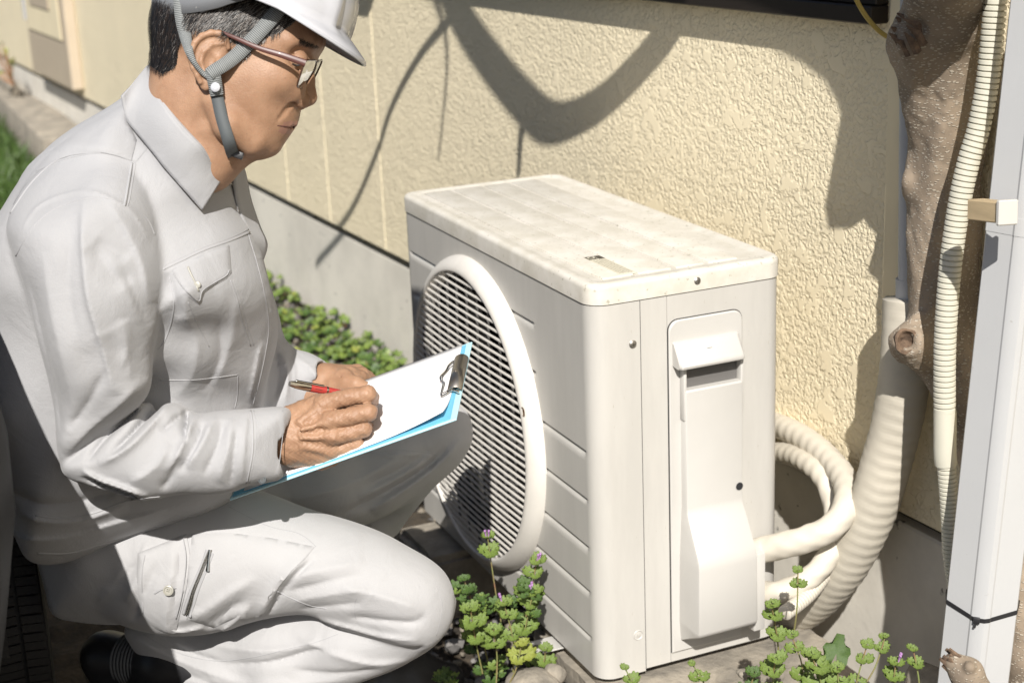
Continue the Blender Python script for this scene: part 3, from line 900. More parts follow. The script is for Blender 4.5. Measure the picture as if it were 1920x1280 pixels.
def pipes():
    def wrapped(name, pts, r, label, m, pitch=.012, amp=.0009, tp=None, nm='wrap', cat='pipe'):
        P = [at(*p) if len(p) == 3 else None for p in pts]
        t = thing(name, label, cat, tuple(P[0]))
        P = catmull(P, 16)
        seg = np.linalg.norm(np.diff(P, axis=0), axis=1); s = np.r_[0, np.cumsum(seg)]
        k = int(s[-1] / .0015); ss = np.linspace(0, s[-1], k)
        Q = np.stack([np.interp(ss, s, P[:, i]) for i in range(3)], 1)
        R = r * (1 + .010 * np.sin(ss * 31) + .004 * np.sin(ss * 67 + 1)) - amp * ((ss / pitch) % 1.0)
        v, f = tube(Q, R, 20)
        v = v + 0.0006 * np.stack([np.sin(v[:, 2] * 300 + v[:, 0] * 120), np.sin(v[:, 0] * 260), np.sin(v[:, 1] * 280)], 1)
        mk(nm, v, f, m, t, sharp=0); return t
    # fat wrapped line set rising behind the stub
    def wq(x, y, off):
        q = on_wall(x, y, off); return (x, y, depth_of(q))
    fat = [wq(1436, 1155, .10), wq(1500, 1140, .11), wq(1560, 1085, .11), wq(1608, 1015, .10), wq(1640, 940, .09), wq(1664, 860, .08), wq(1684, 780, .075), wq(1697, 700, .072), wq(1702, 640, .07), wq(1704, 560, .066)]
    wrapped('wrapped_pipe', fat, .0375, 'thick beige tape wrapped pipe bundle curving up the wall from behind the outdoor unit', M['wrap_grey'], .0055, .00016)
    up = [at(*wq(1704, 560, .062)), at(*wq(1704, 540, .062)), at(*wq(1706, 300, .062)), at(*wq(1710, -80, .062))]
    t = thing('wall_pipe', 'smooth grey pvc pipe running up the wall behind the tree', 'pipe', tuple(up[0]))
    v, f = tube(up, .0155, 16); mk('tube', v, f, M['pvc'], t)
    a = at(*wq(1704, 566, .06)); b = at(*wq(1704, 522, .06)); v, f = tube([a, b], .019, 16); mk('collar', v, f, M['pvc'], t)
    pp = lambda x, y, z: (lambda q: (960 + FPX * q[0] / q[2], 640 - FPX * q[1] / q[2], q[2]))((lambda c: (c[0], c[1], -c[2]))((np.array([x, y, z]) - CAM) @ CR))
    wrapped('coolant_pipe', [pp(.022, .24, .168), pp(.022, .27, .168), (1470, 1021, 2.385), (1512, 1010, 2.37), (1558, 988, 2.36), (1586, 950, 2.37), (1586, 905, 2.42), (1556, 862, 2.49), (1514, 826, 2.56), (1478, 806, 2.62), (1440, 790, 2.70), (1380, 775, 2.80)], .0205,
            'cream wrapped coolant pipe forming the outer loop from the upper port of the unit', M['wrap'], .028, 0)
    wrapped('coolant_pipe', [pp(.022, .24, .095), pp(.022, .27, .096), (1465, 1108, 2.405), (1510, 1088, 2.40), (1548, 1050, 2.40), (1568, 1005, 2.42), (1564, 950, 2.45), (1548, 900, 2.47), (1515, 868, 2.52), (1475, 850, 2.6), (1430, 850, 2.7)], .0175,
            'cream wrapped coolant pipe forming the inner loop from the lower port of the unit', M['wrap'], .03, 0)
    P = [at(x, y, d) for x, y, d in [(1470, 1150, 2.36), (1520, 1110, 2.40), (1562, 1050, 2.44), (1590, 985, 2.47), (1607, 930, 2.50), (1612, 890, 2.53)]]
    t = thing('drain_hose', 'thin ribbed drain hose tucked between the looping pipes and the thick bundle', 'hose', tuple(P[0]))
    v, f = ribbed(P, .012, .006, .002, 14, 4); mk('hose', v, f, M['wrap'], t, sharp=60)
pipes()
P = catmull([at(1590, -60, 2.2), at(1606, 0, 2.2), at(1635, 45, 2.2), at(1665, 70, 2.2), at(1697, 78, 2.19), at(1740, 76, 2.16)], 8)
v_, f_ = tube(P, .0034, 8)
tag(mk('yellow_cable', v_, f_, M['cable'], loc=tuple(P[0])), 'thin yellow cable hanging across the window corner to the tree', 'cable')
# vent hood above the picture
def hood():
    t = thing('vent_hood', 'small metal vent hood high on the stucco wall above the picture', 'vent', wp(.0, .1, 1.1))
    v, f = rbox((-.25, -.13, 1.02), (.115, -.0205, 1.30), .004, 1)
    mk('hood_box', [wp(p[0], -p[1], p[2]) if False else wp(p[0], -p[1], p[2]) for p in v], f, M['pvc'], t)
    for k in range(4):
        v, f = rbox((-.23, -.136, 1.05 + k * .06), (.095, -.1305, 1.075 + k * .06), .001, 1); mk('louvre', [wp(p[0], -p[1], p[2]) for p in v], f, M['pvc'], t)
hood()
# meter cabinet and step at the far left
def far_left():
    cab = mat('beige_cabinet', (0.50, 0.42, 0.32), 0.6, var=.05)
    t = thing('meter_cabinet', 'beige service cabinet on the wall at the far upper left', 'cabinet', wp(-4.3, .05, .3))
    v, f = rbox((-4.80, -.075, .245), (-3.80, -.0205, 1.9), .006, 1); mk('cabinet_body', [wp(p[0], -p[1], p[2]) for p in v], f, cab, t)
    v, f = rbox((-4.74, -.082, .47), (-3.90, -.0755, .93), .003, 1); mk('cabinet_door', [wp(p[0], -p[1], p[2]) for p in v], f, M['stucco_joint'], t)
    v, f = rbox((-4.60, -.088, .60), (-4.10, -.0825, .86), .003, 1); mk('label_plate', [wp(p[0], -p[1], p[2]) for p in v], f, cab, t)
    v, f = tube([wp(-4.95, .04, .5), wp(-4.95, .04, 1.9)], .022, 10); mk('riser_pipe', v, f, M['pvc'], t)
    # concrete step
    s = thing('concrete_step', 'long weathered concrete doorstep against the wall at the far left', 'step', (-8.2, .05, GZ))
    for (x0, x1, y0, y1, z0, z1) in ((-11.5, -5.6, -.06, .16, GZ - .05, .05), (-11.5, -7.3, .0, .05, .0505, .12)):
        v, f = rbox((x0, y0, z0), (x1, y1, z1), .012, 2); mk('step_slab', v, f, M['concrete'], s)
far_left()

# ------------------------------------------------------------------ plants
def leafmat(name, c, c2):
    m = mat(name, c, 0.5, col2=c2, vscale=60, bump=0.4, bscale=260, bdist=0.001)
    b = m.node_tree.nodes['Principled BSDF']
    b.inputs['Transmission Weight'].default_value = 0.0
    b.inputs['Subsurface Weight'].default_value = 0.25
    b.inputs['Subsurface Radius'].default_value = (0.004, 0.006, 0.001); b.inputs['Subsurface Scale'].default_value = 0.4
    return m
M['leaf'] = leafmat('henbit_leaf', (0.17, 0.23, 0.045), (0.09, 0.145, 0.03))
M['leaf_y'] = leafmat('yellow_leaf', (0.27, 0.28, 0.05), (0.17, 0.22, 0.045))
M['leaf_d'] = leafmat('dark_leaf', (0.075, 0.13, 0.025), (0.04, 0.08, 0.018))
M['stem'] = mat('reddish_stem', (0.20, 0.11, 0.06), 0.6, col2=(0.16, 0.20, 0.06), vscale=30)
M['petal'] = mat('mauve_petal', (0.48, 0.25, 0.55), 0.6)
M['dry'] = mat('dry_leaf', (0.38, 0.20, 0.10), 0.8, var=.3, vscale=30)
def leaf_mesh(R, lobes=9, cup=.35, heart=False, seed=0):
    r = random.Random(seed); V = [(0, 0, 0)]; F = []; na = lobes * 3
    for ring in (0.45, 0.8, 1.0):
        for j in range(na + 1):
            a = math.radians(-165 + 330 * j / na)
            sc = 1.0 - (0.27 * (1 if j % 3 == 0 else 0) + .10 * r.random() if ring == 1.0 else 0.03 * (1 if j % 3 == 0 else 0))
            rr = R * ring * sc * (1 - .10 * abs(math.cos(a / 2)) if not heart else (.75 + .35 * math.exp(-(a / .35) ** 2)))
            z = cup * R * ring * ring * .5 - (.13 * R * ring if j % 3 == 0 else 0) + .05 * R * ring * r.random() + .05 * R * math.sin(2 * a + seed)
            V.append((rr * math.cos(a), rr * math.sin(a), z))
    m = na + 1
    for j in range(na): F.append((0, 1 + j, 2 + j))
    for k in range(2):
        for j in range(na): F.append((1 + k * m + j, 1 + (k + 1) * m + j, 2 + (k + 1) * m + j, 2 + k * m + j))
    return V, F
LEAF = {}
def leaf_data(kind, m):
    key = (kind, m)
    if key not in LEAF:
        V, F = leaf_mesh(1.0, 7 if kind != 'heart' else 5, .28 if kind == 'cup' else .15, kind == 'heart', hash(kind) % 7 if False else len(LEAF))
        me = bpy.data.meshes.new('leaf'); me.from_pydata(V, [], F); me.materials.append(M[m]); me.polygons.foreach_set('use_smooth', [True] * len(me.polygons)); me.update()
        LEAF[key] = me
    return LEAF[key]
def leaf(parent, pos, nrm, direc, R, kind='cup', m='leaf'):
    o = bpy.data.objects.new('leaf', leaf_data(kind, m)); COL.objects.link(o); o.parent = parent
    n = Vector(nrm).normalized(); d = Vector(direc); d = (d - n * d.dot(n)).normalized(); y = n.cross(d)
    mt = Matrix((d, y, n)).transposed().to_4x4()
    o.matrix_local = Matrix.Translation(Vector(pos) - parent.location) @ mt @ Matrix.Scale(R, 4)
    return o
def henbit(label, top, base, R=.011, whorls=3, flower=False, m='leaf', rn=None, group=None):
    r = rn or random
    top = np.array(top); base = np.array(base)
    t = thing('weed', label, 'weed', tuple(base), group)
    mid = (top + base) / 2 + np.array([r.uniform(-.01, .01), r.uniform(-.01, .01), 0])
    P = catmull([base, mid, top], 6); v, f = tube(P, np.linspace(.0014, .0009, len(P)), 6); mk('stem', v, f, M['stem'], t)
    ax = Vector(top - mid).normalized()
    for w in range(whorls):
        q = w / max(whorls - 1, 1)
        pos = top - np.array(ax) * (w * .012 + (w ** 2) * .007); a0 = r.uniform(0, 3.14) + w * 1.57
        k = 4 if w == 0 else 3
        for j in range(k):
            a = a0 + j * 2 * math.pi / k
            dr = Vector((math.cos(a), math.sin(a), .15 - .25 * q + r.uniform(-.35, .35)))
            rr = R * 1.15 * (0.6 + .45 * q) * r.uniform(.7, 1.25)
            leaf(t, Vector(pos) + dr * rr * .75, Vector((-.25 * math.cos(a), -.25 * math.sin(a), 1)) + Vector((.5, -.25, 0)), dr, rr, 'cup', m)
    if flower:
        for j in range(2):
            a = r.uniform(0, 6.28); b = top + np.array([.004 * math.cos(a), .004 * math.sin(a), .001]); e = b + np.array([.003 * math.cos(a), .003 * math.sin(a), .011])
            v, f = tube([b, (b + e) / 2, e, e + np.array([.004, -.002, .001])], [.0009, .0012, .0024, .0008], 6); mk('petal', v, f, M['petal'], t)
    return t
def weeds():
    rn = random.Random(5)
    # (label, top px, top py, base px, base py, depth top, depth base, R, whorls, flower, material)
    L = [
        ('tall henbit with a bright leafy head against the front panel beside the grille ring', 1006, 1050, 960, 1235, 2.42, 2.43, .0135, 3, True, 'leaf'),
        ('henbit with scalloped leaves just below the tallest head, close to the lower front panel', 1000, 1108, 972, 1250, 2.40, 2.42, .013, 3, True, 'leaf'),
        ('henbit head closest to the crouching knee', 882, 1140, 905, 1262, 2.34, 2.38, .0155, 3, False, 'leaf'),
        ('henbit standing between the near knee and the front panel with a mauve flower', 944, 1128, 962, 1270, 2.38, 2.40, .012, 3, True, 'leaf'),
        ('shaded henbit with a mauve flower in front of the grille', 914, 1005, 950, 1220, 2.44, 2.46, .011, 2, True, 'leaf'),
        ('low henbit with yellowing leaves by the front panel bottom', 978, 1205, 950, 1290, 2.38, 2.38, .013, 2, False, 'leaf_y'),
        ('small henbit seedling beside the white mounting foot', 1022, 1215, 1010, 1262, 2.44, 2.44, .0115, 2, False, 'leaf'),
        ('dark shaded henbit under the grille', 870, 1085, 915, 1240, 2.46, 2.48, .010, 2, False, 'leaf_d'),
        ('henbit with rounded leaves low by the knee shadow', 925, 1180, 930, 1290, 2.36, 2.38, .013, 2, False, 'leaf'),
        ('henbit growing in front of the pipe ports of the unit', 1446, 1132, 1462, 1250, 2.09, 2.14, .012, 3, False, 'leaf'),
        ('tiny henbit sprig in front of the lower right corner of the unit', 1172, 1252, 1200, 1300, 2.24, 2.26, .0075, 2, False, 'leaf'),
        ('tiny henbit sprig before the concrete block middle', 1297, 1243, 1322, 1300, 2.2, 2.22, .0075, 2, False, 'leaf'),
        ('henbit column of stacked leaves below the drain pipe', 1484, 1190, 1506, 1290, 2.2, 2.2, .0105, 3, False, 'leaf'),
        ('small henbit head in the gap between the looping pipes', 1496, 1068, 1488, 1190, 2.24, 2.24, .008, 2, False, 'leaf'),
        ('leafy henbit spreading at the bottom right of the block', 1455, 1235, 1470, 1330, 2.12, 2.14, .0135, 3, False, 'leaf'),
        ('bright henbit clump left of the round dock leaf', 1520, 1225, 1530, 1330, 2.14, 2.16, .0145, 3, False, 'leaf'),
        ('henbit leaning over the dock leaf', 1570, 1252, 1590, 1330, 2.13, 2.15, .013, 3, False, 'leaf'),
        ('henbit sprig with airy leaves before the foundation', 1626, 1208, 1600, 1320, 2.2, 2.2, .010, 3, False, 'leaf'),
        ('henbit sprig topmost among those before the foundation', 1660, 1192, 1610, 1300, 2.22, 2.2, .008, 2, False, 'leaf'),
        ('henbit carrying upright mauve flowers before the foundation', 1680, 1240, 1690, 1330, 2.16, 2.16, .011, 2, True, 'leaf'),
        ('rightmost henbit in front of the downpipe foot', 1712, 1215, 1722, 1330, 2.16, 2.16, .009, 2, False, 'leaf'),
        ('yellow green henbit low at the bottom edge below the sawn stub', 1415, 1262, 1420, 1330, 2.12, 2.12, .012, 2, False, 'leaf_d'),
    ]
    for (lab, tx, ty, bx, by, dt, db, R, w, fl, m) in L:
        henbit(lab, at(tx, ty, dt), at(bx, by, db), R, w, fl, m, rn)
    # dock leaf
    t = thing('dock_plant', 'broad round dock leaf with red veins at the bottom edge right of the unit', 'weed', tuple(at(1560, 1300, 2.18)))
    leaf(t, at(1568, 1225, 2.20), (.6, -.5, .5), (-.1, .3, 1), .030, 'heart', 'leaf_d'); leaf(t, at(1552, 1268, 2.17), (.7, -.3, .6), (.2, -.3, 1), .024, 'heart', 'leaf')
    v, f = tube([at(1572, 1270, 2.2), at(1578, 1340, 2.22)], .002, 6); mk('stem', v, f, M['stem'], t)
    # dark ground plants under the front
    for i in range(38):
        px = rn.uniform(700, 1010); py = rn.uniform(1090, 1290)
        d = rn.uniform(2.38, 2.5)
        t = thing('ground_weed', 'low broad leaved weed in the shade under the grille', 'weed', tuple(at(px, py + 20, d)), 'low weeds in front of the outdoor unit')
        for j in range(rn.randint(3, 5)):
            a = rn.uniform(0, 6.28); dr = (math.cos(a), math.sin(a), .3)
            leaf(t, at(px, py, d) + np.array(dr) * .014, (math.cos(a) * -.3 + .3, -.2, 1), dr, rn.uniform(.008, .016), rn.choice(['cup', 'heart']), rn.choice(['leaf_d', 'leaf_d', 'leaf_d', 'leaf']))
weeds()
def far_cover():
    """creeping weeds and gravel along the foundation, countless -> stuff"""
    rn = np.random.default_rng(3)
    V = []; F = []; MI = []
    LM = [leaf_mesh(1.0, 5, .3, h, s) for h, s in ((False, 1), (True, 2), (False, 3))]
    def addleaf(c, R, n, a, mi):
        lv, lf = LM[rn.integers(3)]
        lv = np.array(lv) * R; n = n / np.linalg.norm(n)
        d = np.array([math.cos(a), math.sin(a), 0]); d -= n * (d @ n); d /= np.linalg.norm(d); y = np.cross(n, d)
        b = len(V); V.extend((lv @ np.stack([d, y, n]) + c).tolist())
        for q in lf: F.append(tuple(i + b for i in q)); MI.append(mi)
    for i in range(2200):
        x = rn.uniform(-4.2, -0.95)
        yw = 0.4 + (x + 1.937) * math.tan(WA)
        w = abs(rn.normal(0, .16 + .06 * max(0, -2 - x)))
        y = yw - .02 - w
        dens = .5 + .5 * math.sin(x * 5.1) * math.sin(x * 2.3 + 1)
        if rn.random() > .35 + .65 * dens: continue
        if y < -.42: continue
        h = rn.uniform(0, .055) * max(.2, 1 - w / .3)
        addleaf(np.array([x, y, GZ + .012 + h]), rn.uniform(.012, .024), np.array([rn.normal(.3, .35), rn.normal(-.2, .35), 1]), rn.uniform(0, 6.28), int(rn.choice([0, 0, 1, 1, 2, 3], p=[.34, .25, .22, .13, .035, .025])))
    tag(mk('ground_cover', V, F, None, mats=[M['leaf'], M['leaf_d'], M['leaf_y'], M['dry']], midx=MI, sharp=0), kind='stuff')
    # gravel
    ico = bmesh.new(); bmesh.ops.create_icosphere(ico, subdivisions=1, radius=1); iv = np.array([v.co for v in ico.verts]); ico.verts.index_update(); if_ = [tuple(v.index for v in f.verts) for f in ico.faces]; ico.free()
    V = []; F = []; MI = []
    for i in range(9000):
        if i < 5200: x = rn.uniform(-4.5, -.8); y = 0.4 + (x + 1.937) * math.tan(WA) - abs(rn.normal(0, .35)) - .01
        else: x = rn.uniform(-1.0, .6); y = rn.uniform(-.55, .48)
        r = abs(rn.normal(0, .006)) + .004
        s = r * rn.uniform(.6, 1.2, 3) * np.array([1, 1, .7]); q = iv * (1 + .18 * rn.standard_normal(iv.shape)) * s
        b = len(V); V.extend((q + [x, y, GZ + .006]).tolist()); mi = int(rn.integers(3))
        for f in if_: F.append(tuple(j + b for j in f)); MI.append(mi)
    g = [mat('gravel_grey', (.20, .19, .18), .9), mat('gravel_dark', (.09, .085, .08), .9), mat('gravel_tan', (.22, .19, .15), .9)]
    tag(mk('gravel', V, F, None, mats=g, midx=MI, smooth=False), kind='stuff')
    # grass at far left
    V = []; F = []
    for i in range(16000):
        x = rn.uniform(-9.6, -4.2); y = rn.uniform(-1.3, -.08) if x < -5.4 else rn.uniform(-1.3, .12)
        h = rn.uniform(.04, .14); a = rn.uniform(0, 6.28); w = .005
        l = rn.normal(0, .035, 2); b = len(V)
        V += [(x - w * math.cos(a), y - w * math.sin(a), GZ), (x + w * math.cos(a), y + w * math.sin(a), GZ), (x + l[0] * .5 + w * .6 * math.cos(a), y + l[1] * .5 + w * .6 * math.sin(a), GZ + h * .6), (x + l[0], y + l[1], GZ + h)]
        F += [(b, b + 1, b + 2), (b, b + 2, b + 3)]
    tag(mk('grass', V, F, M['leaf_d'], smooth=False), kind='stuff')
    # dry sprig by the far wall
    t = thing('dry_shrub', 'small dry yellowish weed against the wall at the far left', 'weed', wp(-5.2, .12, .13))
    for j in range(16):
        a = rn.uniform(0, 6.28); h = rn.uniform(.05, .32); p = np.array(wp(-5.2, .12, .13)); e = p + [.06 * math.cos(a), .06 * math.sin(a) - .04, h]
        v, f = tube([p, (p + e) / 2 + [0, -.01, 0], e], .003, 5); mk('twig', v, f, M['dry'], t)
        leaf(t, e, (rn.normal(), rn.normal(), 1), (math.cos(a), math.sin(a), 0), .017, 'cup', 'leaf_y')
far_cover()
# rocks and loose pebbles on and before the block
def rock(px, py, d, r, label, seed, m='concrete'):
    bm = bmesh.new(); bmesh.ops.create_icosphere(bm, subdivisions=3, radius=1)
    from mathutils import noise
    for v in bm.verts:
        n = noise.noise_vector(v.co * 1.1 + Vector((seed * 3, 0, 0))); v.co = v.co * (1 + .25 * n.x); v.co.x *= r[0]; v.co.y *= r[1]; v.co.z *= r[2]
        v.co += noise.noise_vector(v.co * 60) * .002
    c = at(px, py, d); bm.verts.index_update()
    V = [tuple(Vector(c) + v.co) for v in bm.verts]; F = [tuple(q.index for q in f.verts) for f in bm.faces]; bm.free()
    tag(mk('rock', V, F, M[m], loc=tuple(c)), label, 'rock')
rock(1040, 1262, 2.40, (.020, .016, .017), 'small rounded stone beside the white mounting foot', 1)
rock(1000, 1285, 2.38, (.045, .04, .022), 'flat brown stone at the bottom edge below the white foot', 2)
#rock(795, 972, 2.72, (.04, .03, .010), 'flat sunlit stone in the gap behind the near knee', 4)
rock(1395, 1262, 2.16, (.012, .009, .006), 'tiny grey pebble lying on the concrete block', 6)
rock(1745, 1290, 2.3, (.05, .03, .03), 'dark stone at the foot of the downpipe', 8)
# ------------------------------------------------------------------ the man
# worked in a frame seen from the lens: u right, v up, n toward the lens (metres)
def cp(px, py, d): return np.array([(px - 960) / FPX * d, -(py - 640) / FPX * d, -d])
def to_world(V): return np.asarray(V) @ CR.T + CAM
def gblur(A, s):
    if s <= 0: return A
    r = int(3 * s + 1); k = np.exp(-.5 * (np.arange(-r, r + 1) / s) ** 2); k /= k.sum()
    P = np.pad(A, r, mode='edge')
    P = np.apply_along_axis(lambda q: np.convolve(q, k, 'valid'), 0, P) if False else sum(k[i] * P[i:i + A.shape[0], :] for i in range(2 * r + 1))
    return sum(k[i] * P[:, i:i + A.shape[1]] for i in range(2 * r + 1))
def shep(ctrl, X, Y, s=70.0):
    C = np.array(ctrl, float); num = 0; den = 0
    for c in C:
        w = 1.0 / ((X - c[0]) ** 2 + (Y - c[1]) ** 2 + s * s) ** 2
        num = num + w[..., None] * c[2:]; den = den + w
    return num / den[..., None]
def polydist(P, X, Y):
    """signed, positive inside"""
    d = np.full(X.shape, 1e9); ins = np.zeros(X.shape, bool); n = len(P)
    for i in range(n):
        a, b = P[i], P[(i + 1) % n]; ex, ey = b - a; wx, wy = X - a[0], Y - a[1]
        t = np.clip((wx * ex + wy * ey) / (ex * ex + ey * ey + 1e-9), 0, 1)
        d = np.minimum(d, (wx - ex * t) ** 2 + (wy - ey * t) ** 2)
        c = (a[1] > Y) != (b[1] > Y)
        with np.errstate(divide='ignore', invalid='ignore'):
            ins ^= c & (X < (b[0] - a[0]) * (Y - a[1]) / (b[1] - a[1]) + a[0])
    d = np.sqrt(d); return np.where(ins, d, -d)
def linedist(P, X, Y):
    """distance, side sign, param along polyline"""
    P = np.asarray(P, float); best = np.full(X.shape, 1e18); sg = np.zeros(X.shape); tt = np.zeros(X.shape)
    L = np.r_[0, np.cumsum(np.linalg.norm(np.diff(P, axis=0), axis=1))]; tot = L[-1]
    for i in range(len(P) - 1):
        a, b = P[i], P[i + 1]; e = b - a; wx, wy = X - a[0], Y - a[1]
        t = np.clip((wx * e[0] + wy * e[1]) / (e @ e + 1e-9), 0, 1)
        d = (wx - e[0] * t) ** 2 + (wy - e[1] * t) ** 2; m = d < best
        best = np.where(m, d, best); sg = np.where(m, np.sign(e[0] * wy - e[1] * wx), sg); tt = np.where(m, (L[i] + t * (L[i + 1] - L[i])) / tot, tt)
    return np.sqrt(best), sg, tt
def relief(strokes, PX, PY):
    """strokes: (amp_mm, sigma_left_px, sigma_right_px, [(px,py)...]); image y points down"""
    D = np.zeros(PX.shape)
    for s in strokes:
        amp, sl_, sr_, pts = s; amp *= 1.6; sl_ *= .8; sr_ *= .8
        pts = catmull(np.array(pts, float), 5) if len(pts) > 2 else np.array(pts, float)
        m = 3 * max(sl_, sr_)
        x0, y0 = pts.min(0) - m; x1, y1 = pts.max(0) + m
        msk = (PX > x0) & (PX < x1) & (PY > y0) & (PY < y1)
        if not msk.any(): continue
        d, sg, t = linedist(pts, PX[msk], PY[msk])
        sig = np.where(sg < 0, sl_, sr_); taper = np.clip(np.minimum(t, 1 - t) * 5, 0, 1) ** .7
        D[msk] += amp * .001 * np.exp(-(d / sig) ** 1.3) * taper
    return D
def seg(vol, poly, ctrl, k=0.01, c=1.0, strokes=(), blur=5.0, smooth=3, shep_s=70.0, grow=0.0):
    """inflated volume: traced outline, own distance (ctrl: px,py,depth,half thickness)"""
    ctrl = np.array(ctrl, float)
    P = catmull(np.array(poly, float), smooth, closed=True) if smooth else np.array(poly, float)
    D = shep(ctrl[:, :4], P[:, 0], P[:, 1], shep_s)[:, 0]
    UV = np.stack([(P[:, 0] - 960) / FPX * D, -(P[:, 1] - 640) / FPX * D], 1)
    m = .03
    lo = [UV[:, 0].min() - m, UV[:, 1].min() - m, -ctrl[:, 2].max() - ctrl[:, 3].max() - m]
    hi = [UV[:, 0].max() + m, UV[:, 1].max() + m, -ctrl[:, 2].min() + ctrl[:, 3].max() + m]
    sl, X, Y, Z = vol.sub(lo, hi)
    U, Vv = np.meshgrid(X[:, 0, 0].astype(float), Y[0, :, 0].astype(float), indexing='ij')
    d = np.full(U.shape, ctrl[:, 2].mean())
    for _ in range(4):
        PX = 960 + FPX * U / d; PY = 640 - FPX * Vv / d; q = shep(ctrl, PX, PY, shep_s); d = q[..., 0]
    R = q[..., 1]
    dd = polydist(UV, U, Vv) + grow
    qd = np.maximum(R - dd, 0); qd = gblur(qd, blur * .001 / vol.step)
    dl = relief(strokes, PX, PY)
    N0 = -d
    mm = (Z - N0[:, :, None]) / c
    w = np.clip(.5 + mm / (.4 * R[:, :, None]), 0, 1)
    F = np.sqrt(qd[:, :, None] ** 2 + mm ** 2) - R[:, :, None] - (dl[:, :, None] * w)
    vol.put(sl, F.astype(np.float32), k)
def vol_from(pxlo, pxhi, d0, d1, step):
    pts = np.array([cp(x, y, d) for x in (pxlo[0], pxhi[0]) for y in (pxlo[1], pxhi[1]) for d in (d0, d1)])
    return Vol(pts.min(0), pts.max(0), step)

def mat_fabric(name, col, sc=1.0):
    m = mat(name, col, 0.85, var=0.05, vscale=5, sheen=0.15)
    nt = m.node_tree; N = nt.nodes; L = nt.links; b = N['Principled BSDF']
    tc = N.new('ShaderNodeTexCoord')
    w1 = N.new('ShaderNodeTexNoise'); w1.inputs['Scale'].default_value = 620 * sc; w1.inputs['Detail'].default_value = 2
    L.new(tc.outputs['Object'], w1.inputs['Vector'])
    b1 = N.new('ShaderNodeBump'); b1.inputs['Strength'].default_value = .6; b1.inputs['Distance'].default_value = .0006
    L.new(w1.outputs['Fac'], b1.inputs['Height'])
    w2 = N.new('ShaderNodeTexNoise'); w2.inputs['Scale'].default_value = 19; w2.inputs['Detail'].default_value = 4; w2.inputs['Distortion'].default_value = .6
    L.new(tc.outputs['Object'], w2.inputs['Vector'])
    w3 = N.new('ShaderNodeTexNoise'); w3.noise_type = 'RIDGED_MULTIFRACTAL'; w3.inputs['Scale'].default_value = 9; w3.inputs['Detail'].default_value = 3; w3.inputs['Distortion'].default_value = .8
    L.new(tc.outputs['Object'], w3.inputs['Vector'])
    b3 = N.new('ShaderNodeBump'); b3.inputs['Strength'].default_value = .35; b3.inputs['Distance'].default_value = .003
    L.new(w3.outputs['Fac'], b3.inputs['Height']); L.new(b1.outputs['Normal'], b3.inputs['Normal'])
    b2 = N.new('ShaderNodeBump'); b2.inputs['Strength'].default_value = .5; b2.inputs['Distance'].default_value = .006
    L.new(w2.outputs['Fac'], b2.inputs['Height']); L.new(b3.outputs['Normal'], b2.inputs['Normal']); L.new(b2.outputs['Normal'], b.inputs['Normal'])
    return m
M['fabric'] = mat_fabric('light_grey_twill', (0.358, 0.358, 0.368))
M['fabric2'] = mat_fabric('light_grey_twill_trousers', (0.405, 0.402, 0.408))
M['seam'] = mat('seam_thread', (0.35, 0.35, 0.36), 0.9)
def mat_skin():
    m = mat('skin', (0.36, 0.215, 0.135), 0.5, col2=(0.29, 0.165, 0.10), vscale=30, speck=.18, speckcol=(.24, .13, .085), speckscale=420, bump=0.4, bscale=420, bdetail=3, bdist=0.0008, sub=0.07, spec=.35)
    nt = m.node_tree; N = nt.nodes; L = nt.links; b = N['Principled BSDF']
    tc = N.new('ShaderNodeTexCoord'); w = N.new('ShaderNodeTexVoronoi'); w.inputs['Scale'].default_value = 620
    L.new(tc.outputs['Object'], w.inputs['Vector'])
    b2 = N.new('ShaderNodeBump'); b2.inputs['Strength'].default_value = .25; b2.inputs['Distance'].default_value = .0006
    L.new(w.outputs['Distance'], b2.inputs['Height']); L.new(b.inputs['Normal'].links[0].from_socket, b2.inputs['Normal']); L.new(b2.outputs['Normal'], b.inputs['Normal'])
    return m
M['skin'] = mat_skin()
M['lip'] = mat('lip_skin', (0.31, 0.165, 0.12), 0.5, sub=.07)
M['shell'] = mat('white_helmet_shell', (0.50, 0.51, 0.55), 0.25, coat=.4)
M['band'] = mat('grey_plastic', (0.16, 0.165, 0.175), 0.45)
M['strap_light'] = mat('grey_webbing', (0.30, 0.31, 0.31), 0.75)
M['strap_dark'] = mat('dark_grey_webbing', (0.085, 0.095, 0.10), 0.7, bump=.5, bscale=700, bdist=.0005)
M['blacktee'] = mat('black_cotton', (0.02, 0.02, 0.022), .9)
M['hair_d'] = mat('dark_hair', (0.012, 0.011, 0.011), .45)
M['hair_g'] = mat('grey_hair', (0.26, 0.24, 0.22), .45)
M['hair_b'] = mat('brown_hair', (0.05, 0.032, 0.022), .45)
M['frame_red'] = mat('red_brown_acetate', (0.075, 0.020, 0.014), .4, coat=.15)
M['frame_dark'] = mat('dark_horn_rim', (0.06, 0.025, 0.012), .2, coat=.6)
M['chrome'] = mat('polished_metal', (0.62, 0.6, 0.56), .16, metal=1.0)
M['button'] = mat('shirt_button', (0.33, 0.32, 0.28), .35)
M['pen_red'] = mat('pen_red', (0.42, 0.045, 0.04), .2, coat=.8)
M['paper'] = mat('white_paper', (0.80, 0.80, 0.81), .6)
M['board'] = mat('light_blue_board', (0.46, 0.70, 0.78), .5)
M['board_edge'] = mat('deep_blue_folder', (0.16, 0.48, 0.68), .5)
M['shoe'] = mat('black_rubber', (0.018, 0.018, 0.02), .42)
